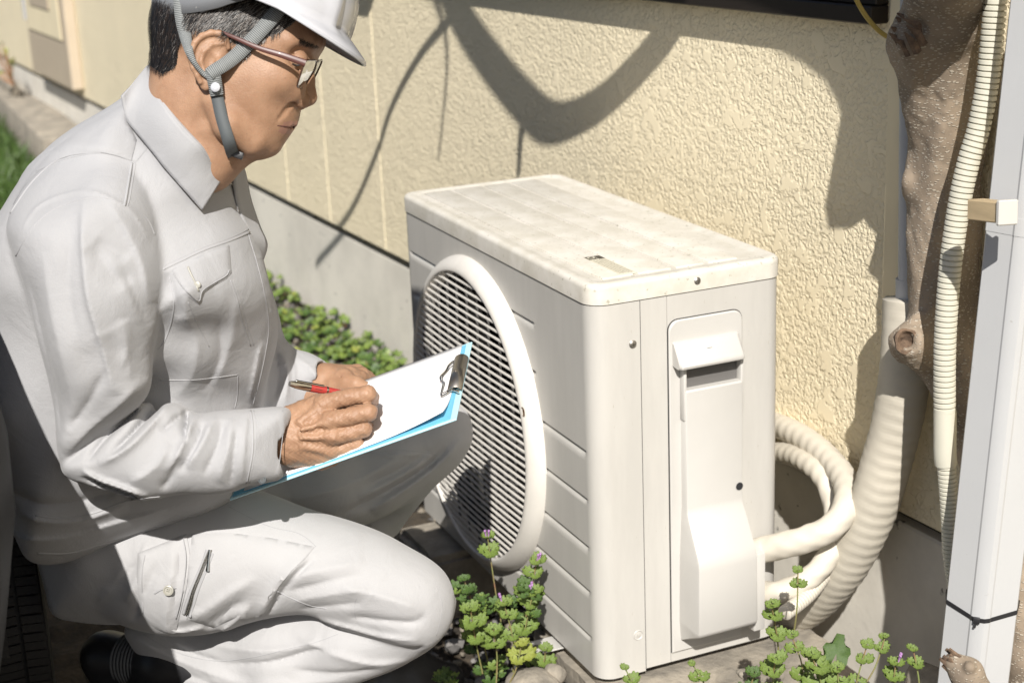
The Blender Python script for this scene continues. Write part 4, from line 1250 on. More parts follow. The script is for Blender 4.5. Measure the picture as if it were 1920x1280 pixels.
def mat_webbing():
    m = M['strap_light']; nt = m.node_tree; N = nt.nodes; L = nt.links; b = N['Principled BSDF']
    uv = N.new('ShaderNodeUVMap'); wv = N.new('ShaderNodeTexWave'); wv.bands_direction = 'Y'; wv.inputs['Scale'].default_value = 1.0
    L.new(uv.outputs['UV'], wv.inputs['Vector'])
    cr = N.new('ShaderNodeValToRGB'); cr.color_ramp.elements[0].color = (.09, .10, .10, 1); cr.color_ramp.elements[1].color = (.30, .31, .31, 1)
    L.new(wv.outputs['Fac'], cr.inputs['Fac']); L.new(cr.outputs['Color'], b.inputs['Base Color'])
    bp = N.new('ShaderNodeBump'); bp.inputs['Strength'].default_value = .8; bp.inputs['Distance'].default_value = .0006
    L.new(wv.outputs['Fac'], bp.inputs['Height']); L.new(bp.outputs['Normal'], b.inputs['Normal'])
mat_webbing()

MAN = thing('person', 'man in light grey work clothes and white helmet crouching and writing on a clipboard', 'person', tuple(at(450, 1290, 2.3) * [1, 1, 0] + [0, 0, GZ]))
BV = {}
def bvh(key, V, F): BV[key] = BVHTree.FromPolygons([tuple(p) for p in V], [tuple(int(i) for i in q) for q in F])
def hit(keys, px, py):
    o = Vector((0, 0, 0)); d = Vector(cp(px, py, 1.0)).normalized(); best = None
    for k in keys:
        r = BV[k].ray_cast(o, d)
        if r[0] is not None and (best is None or r[3] < best[3]): best = r
    return best
def mkc(name, V, F, m, parent=MAN, **k):
    return mk(name, to_world(V), F, m, parent, **k)

# ---------------- jacket
def jacket():
    v = vol_from((-70, 110), (640, 1100), 1.66, 2.42, .0028)
    # trunk
    trunk = [(262, 165), (210, 205), (150, 240), (98, 280), (52, 335), (18, 390), (-12, 440), (-34, 520), (-48, 620), (-52, 720), (-40, 830), (0, 920), (40, 1000), (70, 1052), (140, 1050), (240, 1010),
             (330, 985), (420, 950), (470, 900), (486, 830), (489, 765), (503, 700), (517, 645), (518, 600), (503, 530), (486, 480), (468, 433), (448, 395), (438, 352), (425, 320), (400, 308), (360, 270), (320, 215), (285, 160)]
    ts = [
        # back yoke fold
        (2, 4, 26, [(52, 345), (100, 302), (165, 287), (205, 294), (245, 306)]),
        (-2, 7, 5, [(80, 322), (120, 298), (165, 292)]),
        (-9, 10, 9, [(298, 400), (310, 460), (314, 530), (306, 600), (296, 660)]),
        (4, 8, 12, [(318, 520), (326, 570), (316, 630)]),
        (-4, 14, 10, [(384, 600), (372, 560), (360, 520)]), (4, 14, 14, [(398, 620), (392, 580), (400, 540)]),
        # folds from shoulder to chest
        (5, 14, 7, [(272, 330), (292, 400), (320, 470)]),
        (-4, 10, 16, [(285, 330), (318, 400), (345, 470)]),
        (4, 16, 22, [(330, 620), (380, 560), (430, 540)]),
        (5, 20, 14, [(318, 560), (330, 640), (325, 700)]),
        (-5, 14, 14, [(305, 600), (312, 670), (306, 730)]),
        (4, 12, 20, [(390, 590), (410, 640), (400, 700), (370, 740)]),
        (4, 14, 14, [(470, 560), (462, 640), (430, 720)]),
        (-4, 12, 12, [(440, 600), (440, 670), (412, 730)]),
        (3, 6, 6, [(505, 640), (492, 700), (480, 752)]),
        (5, 12, 10, [(90, 940), (180, 960), (280, 930)]), (-5, 10, 12, [(70, 905), (160, 925), (260, 905)]),
        (4, 10, 10, [(20, 520), (10, 600), (20, 700)]), (-4, 12, 12, [(40, 500), (34, 560), (40, 620)]),
        (3, 5, 16, [(60, 985), (160, 990), (250, 965), (340, 940)]),
    ]
    seg(v, trunk, [(330, 230, 2.0, .10), (340, 320, 1.985, .125), (200, 300, 2.0, .15), (420, 360, 2.0, .12), (100, 450, 2.03, .17), (300, 500, 2.02, .17), (460, 500, 1.995, .15), (400, 560, 2.0, .16), (0, 700, 2.08, .17), (330, 640, 2.07, .17), (420, 650, 2.065, .16), (340, 730, 2.13, .16), (470, 690, 2.09, .14), (450, 750, 2.13, .14), (60, 950, 2.13, .18), (300, 930, 2.14, .17), (440, 900, 2.12, .15)],
        k=0, strokes=ts, blur=7, shep_s=48)
    # far shoulder and far upper arm hang behind
    far = [(470, 470), (500, 520), (520, 580), (532, 632), (548, 655), (556, 690), (558, 745), (545, 790), (490, 800), (450, 760), (440, 600)]
    seg(v, far, [(500, 520, 2.16, .05), (520, 700, 2.2, .055), (500, 780, 2.2, .05)], k=.012, strokes=[(4, 8, 8, [(535, 660), (548, 700), (540, 760)]), (-3, 6, 6, [(520, 650), (530, 700), (522, 750)])], blur=4)
    farfore = [(515, 625), (549, 652), (577, 660), (601, 672), (628, 692), (622, 715), (600, 732), (570, 762), (530, 790), (500, 770), (500, 690)]
    seg(v, farfore, [(520, 720, 2.22, .046), (570, 710, 2.22, .043), (620, 705, 2.2, .034)], k=.008, strokes=[(2.5, 5, 8, [(560, 668), (590, 690), (600, 715)]), (3, 5, 10, [(552, 660), (560, 700), (556, 740)])], blur=3)
    # near sleeve: upper arm
    up = [(215, 285), (250, 300), (276, 345), (292, 400), (300, 450), (303, 505), (302, 564), (294, 620), (284, 664), (283, 706), (273, 745), (240, 778), (205, 808), (172, 838), (140, 872), (118, 870), (110, 834), (106, 775),
          (92, 700), (74, 632), (54, 547), (31, 480), (18, 430), (40, 370), (80, 325), (140, 292)]
    us = [
        (3.5, 30, 9, [(228, 380), (262, 440), (285, 500), (294, 570)]),
        (-3.5, 14, 22, [(205, 470), (235, 510), (262, 540)]),
        (-2.4, 18, 12, [(212, 458), (236, 474), (262, 492)]), (2.0, 10, 12, [(230, 490), (262, 550), (282, 610)]), (-2.2, 10, 12, [(252, 500), (276, 570), (288, 610)]),
        (2.2, 14, 12, [(246, 620), (260, 660), (262, 710)]), (1.2, 6, 14, [(200, 636), (236, 622), (266, 600)]),
        (5, 26, 9, [(192, 380), (192, 470), (200, 560), (222, 650), (236, 740)]),
        (-2.5, 16, 16, [(170, 420), (165, 540), (180, 640), (205, 730)]),
        (3, 24, 24, [(120, 480), (130, 580), (155, 700), (165, 780)]),
        (-2.5, 20, 12, [(80, 520), (100, 620), (125, 740), (130, 820)]),
        (5, 8, 22, [(283, 706), (250, 750), (190, 800), (140, 850)]),
        (-3, 10, 10, [(225, 690), (190, 750), (150, 800)]),
        (2.0, 3, 3, [(76, 440), (105, 400), (150, 378), (200, 370), (240, 384), (272, 408), (294, 455)]),
        (2.5, 16, 6, [(250, 690), (262, 650), (258, 600)]),
    ]
    seg(v, up, [(180, 320, 1.93, .08), (120, 350, 1.94, .09), (230, 400, 1.88, .085), (120, 480, 1.88, .088), (250, 540, 1.87, .08), (160, 620, 1.88, .085), (240, 700, 1.89, .07), (160, 800, 1.91, .068), (125, 850, 1.92, .06)], k=.009, strokes=us, blur=5)
    fore = [(200, 790), (276, 752), (288, 770), (299, 774), (309, 760), (320, 754), (340, 758), (354, 768), (369, 775), (395, 772), (420, 769), (468, 766), (520, 762), (545, 769), (546, 812), (542, 855), (531, 895), (500, 905), (462, 912), (441, 921), (393, 927),
            (340, 926), (300, 934), (268, 937), (234, 930), (190, 915), (150, 905), (122, 888), (118, 860), (150, 830)]
    fs = [
        (-9, 7, 9, [(294, 758), (277, 790), (256, 818), (228, 846)]),
        (-6, 7, 8, [(270, 762), (240, 790), (205, 826), (180, 862)]),
        (6, 9, 18, [(322, 757), (302, 790), (264, 832), (205, 866)]),
        (-8, 5, 6, [(348, 768), (358, 795), (364, 824)]),
        (6, 7, 11, [(374, 774), (370, 800), (352, 850), (330, 880)]),
        (-4.5, 7, 7, [(345, 775), (332, 792), (316, 804)]),
        (5, 22, 14, [(336, 826), (312, 868), (262, 900)]),
        (-4, 9, 9, [(352, 850), (336, 885), (312, 912)]),
        (4, 10, 12, [(412, 778), (398, 820), (366, 872)]), (-4.5, 8, 8, [(392, 790), (382, 830), (352, 880)]),
        (-3.5, 8, 9, [(428, 785), (422, 830), (396, 885)]), (3, 10, 10, [(444, 780), (442, 840), (420, 900)]),
        (-3, 6, 6, [(456, 800), (452, 850), (440, 905)]),
        (6, 4, 12, [(172, 874), (205, 893), (240, 905), (290, 925)]),
        (-8, 7, 4, [(166, 890), (205, 909), (240, 922), (268, 930)]),
        (2.2, 3, 30, [(472, 766), (474, 810), (470, 860), (462, 908)]),
        (1.6, 5, 5, [(536, 772), (537, 820), (532, 870), (523, 893)]),
    ]
    seg(v, fore, [(160, 860, 1.92, .052), (260, 850, 1.93, .056), (360, 845, 1.945, .055), (450, 845, 1.962, .052), (535, 835, 1.985, .048)], k=.005, strokes=fs, blur=3.5)
    # opening of the cuff
    v.chain([cp(530, 838, 1.985), cp(575, 832, 1.995)], [.034, .036], .003, 's')
    v.chain([cp(612, 708, 2.2), cp(640, 715, 2.2)], [.024, .026], .003, 's')
    # neck opening
    v.chain([cp(350, 215, 1.95), cp(405, 270, 1.97), cp(450, 285, 1.99)], [.062, .045, .035], .006, 's')
    V, F = v.mesh()
    bvh('jacket', V, F)
    return mkc('jacket', V, F, M['fabric'], sharp=0)
JACKET = jacket()

def trousers():
    v = vol_from((-10, 740), (930, 1400), 1.93, 2.68, .0031)
    hip = [(20, 930), (150, 910), (320, 890), (430, 900), (480, 930), (470, 1050), (420, 1130), (330, 1160), (230, 1168), (154, 1163), (106, 1150), (92, 1100), (60, 1000)]
    seg(v, hip, [(80, 1040, 2.250, .13), (250, 1000, 2.230, .14), (400, 1000, 2.230, .12)], k=0, blur=8)
    farleg = [(380, 900), (470, 880), (560, 850), (640, 820), (720, 785), (790, 760), (845, 752), (872, 768), (884, 790), (887, 815), (881, 838), (861, 868), (830, 894), (786, 922), (755, 945), (720, 968), (660, 990), (560, 990), (450, 980)]
    fsx = [(6, 8, 20, [(700, 950), (780, 900), (840, 850), (868, 812)]), (-6, 10, 10, [(640, 960), (720, 920), (800, 872), (842, 835)]), (5, 10, 10, [(680, 925), (750, 890), (812, 850)]),
           (-4, 9, 9, [(690, 905), (760, 872), (810, 838)]), (3, 10, 10, [(560, 930), (660, 900), (760, 850)]), (2, 4, 4, [(700, 848), (780, 846), (815, 852), (824, 866)])]
    seg(v, farleg, [(430, 940, 2.33, .09), (600, 910, 2.36, .085), (740, 860, 2.385, .078), (830, 820, 2.395, .068), (870, 800, 2.4, .05)], k=.02, strokes=fsx, blur=4)
    farshank = [(860, 850), (820, 905), (775, 960), (740, 1010), (700, 1080), (670, 1150), (600, 1150), (620, 1050), (650, 960), (700, 900), (780, 850)]
    seg(v, farshank, [(800, 890, 2.42, .06), (700, 1000, 2.48, .058), (640, 1130, 2.55, .05)], k=.02, blur=4)
    thigh = [(180, 960), (300, 925), (400, 912), (480, 918), (575, 953), (655, 976), (717, 999), (765, 1025), (808, 1050), (834, 1073), (848, 1099), (853, 1124), (850, 1158), (835, 1188), (808, 1214), (780, 1222), (728, 1205), (692, 1190), (619, 1165), (571, 1150),
             (491, 1160), (400, 1185), (324, 1190), (286, 1184), (240, 1172), (200, 1140), (170, 1050)]
    tsx = [
        (3.5, 10, 18, [(650, 1080), (720, 1098), (780, 1120), (796, 1138)]),
        (-4, 8, 10, [(660, 1140), (720, 1146), (780, 1150), (800, 1140)]),
        (4, 8, 14, [(600, 1150), (660, 1165), (720, 1180), (790, 1186)]),
        (-6, 7, 12, [(640, 1188), (700, 1205), (760, 1212), (800, 1200)]),
        (2.5, 14, 14, [(540, 1075), (620, 1050), (690, 1040)]), (-2.5, 10, 10, [(545, 1095), (630, 1072), (700, 1062)]),
        (2.5, 12, 12, [(555, 1115), (640, 1095), (700, 1088)]), (-2.5, 8, 8, [(570, 1130), (640, 1118), (690, 1112)]),
        (5, 6, 10, [(592, 1026), (550, 1066), (518, 1110), (492, 1152)]), (-4.5, 5, 5, [(604, 1030), (564, 1068), (534, 1108), (512, 1140)]),
        (4, 10, 12, [(350, 1150), (400, 1130), (450, 1095), (500, 1065)]), (-5, 7, 8, [(400, 1165), (440, 1130), (480, 1105)]),
        (4, 6, 8, [(420, 1178), (455, 1150), (484, 1118)]),
        (3.5, 10, 10, [(300, 1000), (290, 1060), (262, 1110)]), (-4, 8, 8, [(330, 1030), (300, 1090), (268, 1150)]),
        (3.5, 3, 10, [(352, 990), (354, 1050), (342, 1120), (326, 1188)]), (-3, 4, 4, [(362, 1000), (362, 1060), (350, 1130)]),
        (4, 7, 10, [(330, 1150), (350, 1170), (400, 1160)]),
        (-3, 8, 10, [(230, 1090), (262, 1060), (300, 1030)]), (3, 12, 12, [(200, 1120), (240, 1080), (262, 1040)]),
    ]
    seg(v, thigh, [(220, 1060, 2.190, .095), (350, 1040, 2.165, .095), (480, 1040, 2.150, .092), (620, 1070, 2.140, .088), (730, 1110, 2.135, .078), (810, 1140, 2.135, .062)], k=.014, strokes=tsx, blur=4.5)
    calf = [(845, 1110), (848, 1158), (830, 1190), (808, 1215), (772, 1237), (728, 1259), (673, 1279), (610, 1310), (520, 1350), (420, 1400), (330, 1400), (312, 1320), (292, 1262), (256, 1222), (234, 1172), (300, 1150), (430, 1140), (560, 1120), (700, 1120)]
    csx = [
        (4, 8, 14, [(262, 1180), (320, 1210), (400, 1240), (480, 1262)]), (-4, 7, 7, [(300, 1178), (360, 1208), (440, 1228)]),
        (4, 8, 14, [(400, 1190), (480, 1200), (560, 1196), (610, 1178)]), (-4, 6, 9, [(430, 1228), (520, 1222), (600, 1200), (650, 1205)]),
        (3.5, 8, 12, [(560, 1165), (610, 1195), (700, 1228), (770, 1228)]), (-3, 7, 9, [(560, 1235), (640, 1245), (720, 1240)]),
        (3, 10, 12, [(350, 1262), (440, 1262), (560, 1262), (660, 1262)]), (-3, 8, 8, [(300, 1230), (380, 1255), (470, 1280)]),
    ]
    seg(v, calf, [(800, 1160, 2.150, .058), (680, 1200, 2.175, .068), (540, 1230, 2.210, .07), (420, 1270, 2.250, .060), (320, 1220, 2.27, .045), (340, 1330, 2.300, .045)], k=.0045, strokes=csx, blur=4)
    V, F = v.mesh()
    bvh('trousers', V, F)
    return mkc('trousers', V, F, M['fabric2'], sharp=0)
TROUSERS = trousers()
# ---------------- head and neck
HS = 1.93 / FPX; TH = math.radians(6)
def HP(px, py, l=0.0):
    x = ((px - 400) * HS + l * math.sin(TH)) / math.cos(TH)
    n = -1.93 + x * math.sin(TH) + l * math.cos(TH)
    return cp(px, py, -n)
def haxes(pitch):
    p = math.radians(pitch)
    f = np.array([math.cos(TH) * math.cos(p), -math.sin(p), math.sin(TH) * math.cos(p)])
    s = np.array([-math.sin(TH), 0, math.cos(TH)]); g = np.cross(s, f); return f, g, s
HF, HG, HSD = haxes(20)
HR = np.stack([HF, HG, HSD])
def in_poly(P, x, y):
    return polydist(np.array(P, float), np.asarray(x, float), np.asarray(y, float)) > 0
HAIRP = [(291, -80), (283, 72), (279, 104), (280, 121), (300, 128), (318, 138), (338, 132), (350, 120), (353, 96), (360, 76), (374, 62), (392, 55), (415, 55), (440, 66), (456, 76), (470, 92), (480, 110), (489, 98), (497, 82), (515, 72), (540, 62), (560, 48), (575, 30), (560, -80)]
def head():
    v = vol_from((262, -75), (625, 400), 1.80, 2.06, .0014)
    E = lambda px, py, l, r, k=.012, op='u': v.ell(HP(px, py, l), r, k, op, rot=HR)
    def Cn(pts, rs, k=.01, op='u'): v.chain([HP(*p) for p in pts], rs, k, op)
    def sym(f, pts, rs, k=.01, op='u'):
        f(pts, rs, k, op); f([mir(p) for p in pts], rs, k, op)
    def mir(p):
        # same local x,y, other side
        x = ((p[0] - 400) * HS + p[2] * math.sin(TH)) / math.cos(TH)
        return (400 + (x * math.cos(TH) + p[2] * math.sin(TH)) / HS, p[1], -p[2])
    E(432, 60, 0, (.099, .090, .077), 0)
    E(538, 58, 0, (.046, .052, .056), .03)
    E(500, 150, 0, (.050, .088, .060), .02)
    E(455, 165, 0, (.060, .070, .064), .02)
    Cn([(430, 180, 0), (478, 228, 0)], [.056, .040], .02)
    sym(Cn, [(402, 190, .054), (428, 236, .050), (470, 266, .028)], [.014, .015, .017], .016)
    E(497, 266, 0, (.016, .017, .020), .014)
    E(509, 274, 0, (.009, .009, .012), .008)
    E(521, 213, 0, (.0235, .021, .027), .014); E(512, 240, 0, (.0150, .018, .024), .012)
    # brow, nose
    sym(Cn, [(588, 80, .010), (574, 78, .028), (544, 77, .048)], [.0105, .0105, .009], .010)
    Cn([(573, 112, 0), (577, 150, 0), (579, 182, 0)], [.0070, .0078, .0105], .006)
    for s in (1, -1):
        p = (566, 191, .0125); p = p if s > 0 else mir(p)
        v.ell(HP(*p), (.0095, .0080, .0066), .0028)
        p = (548, 160, .026); p = p if s > 0 else mir(p)
        v.ell(HP(*p), (.016, .020, .014), .014)
    Cn([(578, 188, 0), (566, 199, 0)], [.006, .0045], .004)
    # cheek bones
    for s in (1, -1):
        p = (513, 145, .046); p = p if s > 0 else mir(p)
        v.ell(HP(*p), (.024, .017, .013), .018)
        # eye socket + lids
        p = (575, 110, .042); p = p if s > 0 else mir(p)
        v.ell(HP(*p), (.0185, .013, .019), .009, 's')
        p = (557, 112, .0315); p = p if s > 0 else mir(p)
        v.ell(HP(*p), (.0135, .0115, .0125), .003)
        p = (568.5, 199, .0095); p = p if s > 0 else mir(p)
        v.ell(HP(*p), (.0064, .0040, .0042), .0008, 's')
    # lid crease and bag
    sym(Cn, [(571, 103, .020), (562, 98, .034), (548, 103, .043)], [.0012, .0014, .001], .002, 's')
    sym(Cn, [(567, 130, .020), (556, 133, .034), (545, 127, .042)], [.0012, .0014, .001], .003, 's')
    # lips
    sym(Cn, [(549.5, 231, 0), (541, 231.5, .010), (521, 235, .0215)], [.0048, .0042, .0015], .003)
    sym(Cn, [(533.5, 247, 0), (529, 245, .010), (518, 238.5, .0205)], [.0054, .0046, .0015], .003)
    sym(Cn, [(552, 238.5, 0), (541, 238, .010), (530, 236.5, .018), (519, 236, .0235)], [.0018, .0018, .0015, .0011], .0008, 's')
    sym(Cn, [(553, 184, .020), (546, 198, .026), (536, 211, .030), (525, 223, .032)], [.0012, .0018, .0015, .0008], .006, 's')
    # neck
    Cn([(368, 140, 0), (364, 200, 0), (376, 262, 0), (386, 300, 0)], [.0565, .0535, .044, .034], .016)
    Cn([(468, 258, 0), (415, 275, 0), (385, 300, 0)], [.024, .034, .04], .016)
    sym(Cn, [(372, 175, .047), (390, 240, .038), (412, 310, .016)], [.010, .011, .009], .010)
    Cn([(436, 287, 0), (425, 300, 0)], [.010, .012], .012)
    # ears
    for s in (1, -1):
        q = (lambda p: p) if s > 0 else mir
        ps = [q(p) for p in [(425, 100, .073), (400, 108, .078), (378, 112, .083)]]
        v.ell(HP(*q((391, 104, .0795))), (.0205, .030, .0048), .004, rot=np.stack([HF * .94 + HSD * -.34 * s, HG, HSD * .94 * s + HF * .34]))
        v.ell(HP(*q((386, 150, .078))), (.0090, .0130, .0045), .004)
        hx = [(428, 90, .075), (424, 72, .079), (412, 63, .082), (396, 62, .085), (379, 68, .088), (366, 80, .090), (359, 96, .091), (358, 112, .091), (362, 128, .089), (370, 142, .086), (376, 154, .083)]
        v.chain([HP(*q(p)) for p in hx], [.0030, .0034, .0037, .0038, .0038, .0037, .0036, .0034, .0032, .0032, .0034], .0022)
        ah = [(418, 82, .079), (398, 84, .082), (383, 98, .084), (378, 116, .0845), (384, 133, .083), (395, 141, .081)]
        v.chain([HP(*q(p)) for p in ah], [.0022, .0028, .0032, .0032, .003, .0026], .0025)
        v.ell(HP(*q((397, 116, .087))), (.0105, .0135, .0085), .003, 's')
        v.ell(HP(*q((409, 96, .084))), (.0085, .006, .0045), .003, 's')
        v.ell(HP(*q((411, 119, .079))), (.0052, .0068, .005), .003)
        v.chain([HP(*q(p)) for p in [(415, 74, .086), (396, 73, .089), (378, 80, .092), (368, 95, .094), (367, 115, .0935), (372, 132, .092)]], [.0022] * 6, .002, 's')
    X, Y, Z = [a.reshape([-1 if i == j else 1 for j in range(3)]).astype(np.float32) for i, a in enumerate(v.ax)]
    V, F = v.mesh()
    F = np.array(F)
    bvh('head', V, F)
    # hair covered scalp and lips get their own material
    C = V[F].mean(1)
    n_ = C[:, 2] + 1.93; u0 = cp(400, 0, 1.93)[0]
    x = (C[:, 0] - u0) * math.cos(TH) + n_ * math.sin(TH); l = n_ * math.cos(TH) - (C[:, 0] - u0) * math.sin(TH)
    PX = 400 + (x * math.cos(TH) - np.abs(l) * math.sin(TH)) / HS; PY = 640 - FPX * C[:, 1] / -C[:, 2]
    mi = np.zeros(len(F), int)
    ear = (np.abs(l) > .079) & (PX > 340) & (PX < 440) & (PY > 55)
    hm = in_poly(HAIRP, PX, PY) & ~ear
    mi[hm] = 1
    lip = in_poly([(562, 228), (549, 227), (536, 230), (519, 234.5), (518, 237.5), (526, 243), (534, 252), (546, 251), (550, 240), (562, 238)], PX, PY) & (np.abs(l) < .024)
    mi[lip] = 2
    o = mkc('body', V, F, None, mats=[M['skin'], M['hair_d'], M['lip']], midx=mi, sharp=0)
    # hair strands
    rn = np.random.default_rng(8)
    idx = np.where(hm & (PY > -30))[0]
    nrm = np.cross(V[F[:, 1]] - V[F[:, 0]], V[F[:, 2]] - V[F[:, 0]]); nrm /= np.linalg.norm(nrm, axis=1)[:, None] + 1e-12
    cen = HP(430, 80, 0); sgn = np.sign(((C - cen) * nrm).sum(1)); nrm *= sgn[:, None]
    Vh = []; Fh = []; Mh = []
    for k in range(21000):
        i = idx[rn.integers(len(idx))]
        p = C[i]; n = nrm[i]; px, py = PX[i], PY[i]
        back = min(max((px - 300) / 200, 0), 1)
        d = np.array([-.25 - .75 * back * (1 if py < 95 else .35), -1.0 + .25 * back, 0.0]) + rn.normal(0, .17, 3)
        if px > 462 and py > 60: d = np.array([-.15, -1, 0]) + rn.normal(0, .12, 3)
        d -= n * (d @ n) * .9; d /= np.linalg.norm(d)
        L = rn.uniform(.009, .020) * (.55 if (py > 95 or px > 460) else 1)
        w = np.cross(n, d); w /= np.linalg.norm(w); w = w * rn.uniform(.00010, .00024)
        a = p + n * .0002; b1 = a + d * L * .5 + n * (.0026 * rn.uniform(.5, 1.3)); c = a + d * L + n * .0020 * rn.uniform(.2, 1.6)
        q = len(Vh); Vh += [a - w, a + w, b1 + w, b1 - w, c]
        Fh += [(q, q + 1, q + 2, q + 3), (q + 3, q + 2, q + 4)]
        g = .04 + (.16 if (px > 370 and py < 75) else 0) + (.16 if px > 462 else 0)
        m = 1 if rn.random() < g else (2 if rn.random() < (.45 if px > 400 else .2) else 0)
        Mh += [m, m]
    mkc('hair', np.array(Vh), Fh, None, mats=[M['hair_d'], M['hair_g'], M['hair_b']], midx=Mh, sharp=0)
    # eyebrow and lashes
    Vh = []; Fh = []
    for s in (1, -1):
        for k in range(380):
            t = rn.random(); base = np.array([(562 + 36 * t), 76 + 13 * t + rn.normal(0, 2.4) * (1.2 - .5 * t), .044 - .032 * t])
            p_ = tuple(base) if s > 0 else mir(tuple(base))
            h = hit(['head'], p_[0], p_[1]) if s > 0 else None
            a = np.array(h[0]) if h else HP(*p_)
            nn = np.array(h[1]) if h else HF
            d = np.array([-.55, -.25 + .3 * rn.normal(), .1]) + rn.normal(0, .2, 3); d /= np.linalg.norm(d); w = np.array([0, .00014, .0001])
            a = a + nn * .0004; q = len(Vh); Vh += [a - w, a + w, a + d * .006 + nn * .0012]; Fh.append((q, q + 1, q + 2))
    mkc('eyebrow', np.array(Vh), Fh, M['hair_d'], sharp=0)
    ml = [cp(x, y, -hit(['head'], x, y)[0].z + .0002) for x, y in [(519.5, 235.8), (526, 236.3), (533, 237), (539, 237.6)] if hit(['head'], x, y)]
    if len(ml) > 2:
        vv, ff = tube(catmull(ml, 4), [.0003] + [.0007] * (len(catmull(ml, 4)) - 1), 6); mkc('mouth_line', vv, ff, mat('mouth_dark', (.10, .035, .03), .6), sharp=0)
    P = [np.array(hit(['head'], x, y)[0]) + np.array([0, 0, .0006]) for x, y in [(548, 120), (556, 123), (564, 121), (570, 116)] if hit(['head'], x, y)]
    if len(P) > 2:
        vv, ff = tube(catmull(P, 4), .0011, 6); mkc('eyelash', vv, ff, M['hair_d'])
    return o
BODY = head()

def ribbon(name, pts, widths, m, keys, off=.003, thick=.0012, repeat=900, parent=MAN, depth=None, sm=3):
    """webbing laid over the surface found under it"""
    P = catmull(np.array([(*p, w) for p, w in zip(pts, widths)], float), 6)
    D = []
    for x, y, w in P:
        h = hit(keys, x, y); D.append(-h[0].z - off if h else np.nan)
    D = np.array(D)
    if depth is not None: D = np.array(depth(P[:, 0], P[:, 1])) * np.ones(len(P))
    ok = ~np.isnan(D); D = np.interp(np.arange(len(D)), np.where(ok)[0], D[ok])
    Dm = D.copy()
    for i in range(len(D)): Dm[i] = D[max(0, i - sm):i + sm + 1].min()
    D = np.convolve(np.pad(Dm, sm, mode='edge'), np.ones(2 * sm + 1) / (2 * sm + 1), 'valid')
    T = np.gradient(P[:, :2], axis=0); T /= np.linalg.norm(T, axis=1)[:, None]
    N = np.stack([-T[:, 1], T[:, 0]], 1)
    V = []; s = 0; uvs = []
    for i in range(len(P)):
        for k in (-1, 0, 1):
            q = P[i, :2] + N[i] * P[i, 2] / 2 * k; V.append(cp(q[0], q[1], D[i] + (.0006 if k else 0)))
        if i: s += np.linalg.norm(V[-2] - V[-5])
        uvs.append(s)
    F = []
    for i in range(len(P) - 1):
        for k in (0, 1): a = i * 3 + k; F.append((a, a + 1, a + 4, a + 3))
    o = mkc(name, V, F, m, parent, sharp=0)
    uv = o.data.uv_layers.new(name='UVMap')
    for lp in o.data.loops:
        uv.data[lp.index].uv = (0, uvs[lp.vertex_index // 3] * repeat / 6.28)
    so_ = o.modifiers.new('thickness', 'SOLIDIFY'); so_.thickness = thick; so_.offset = 0
    return o

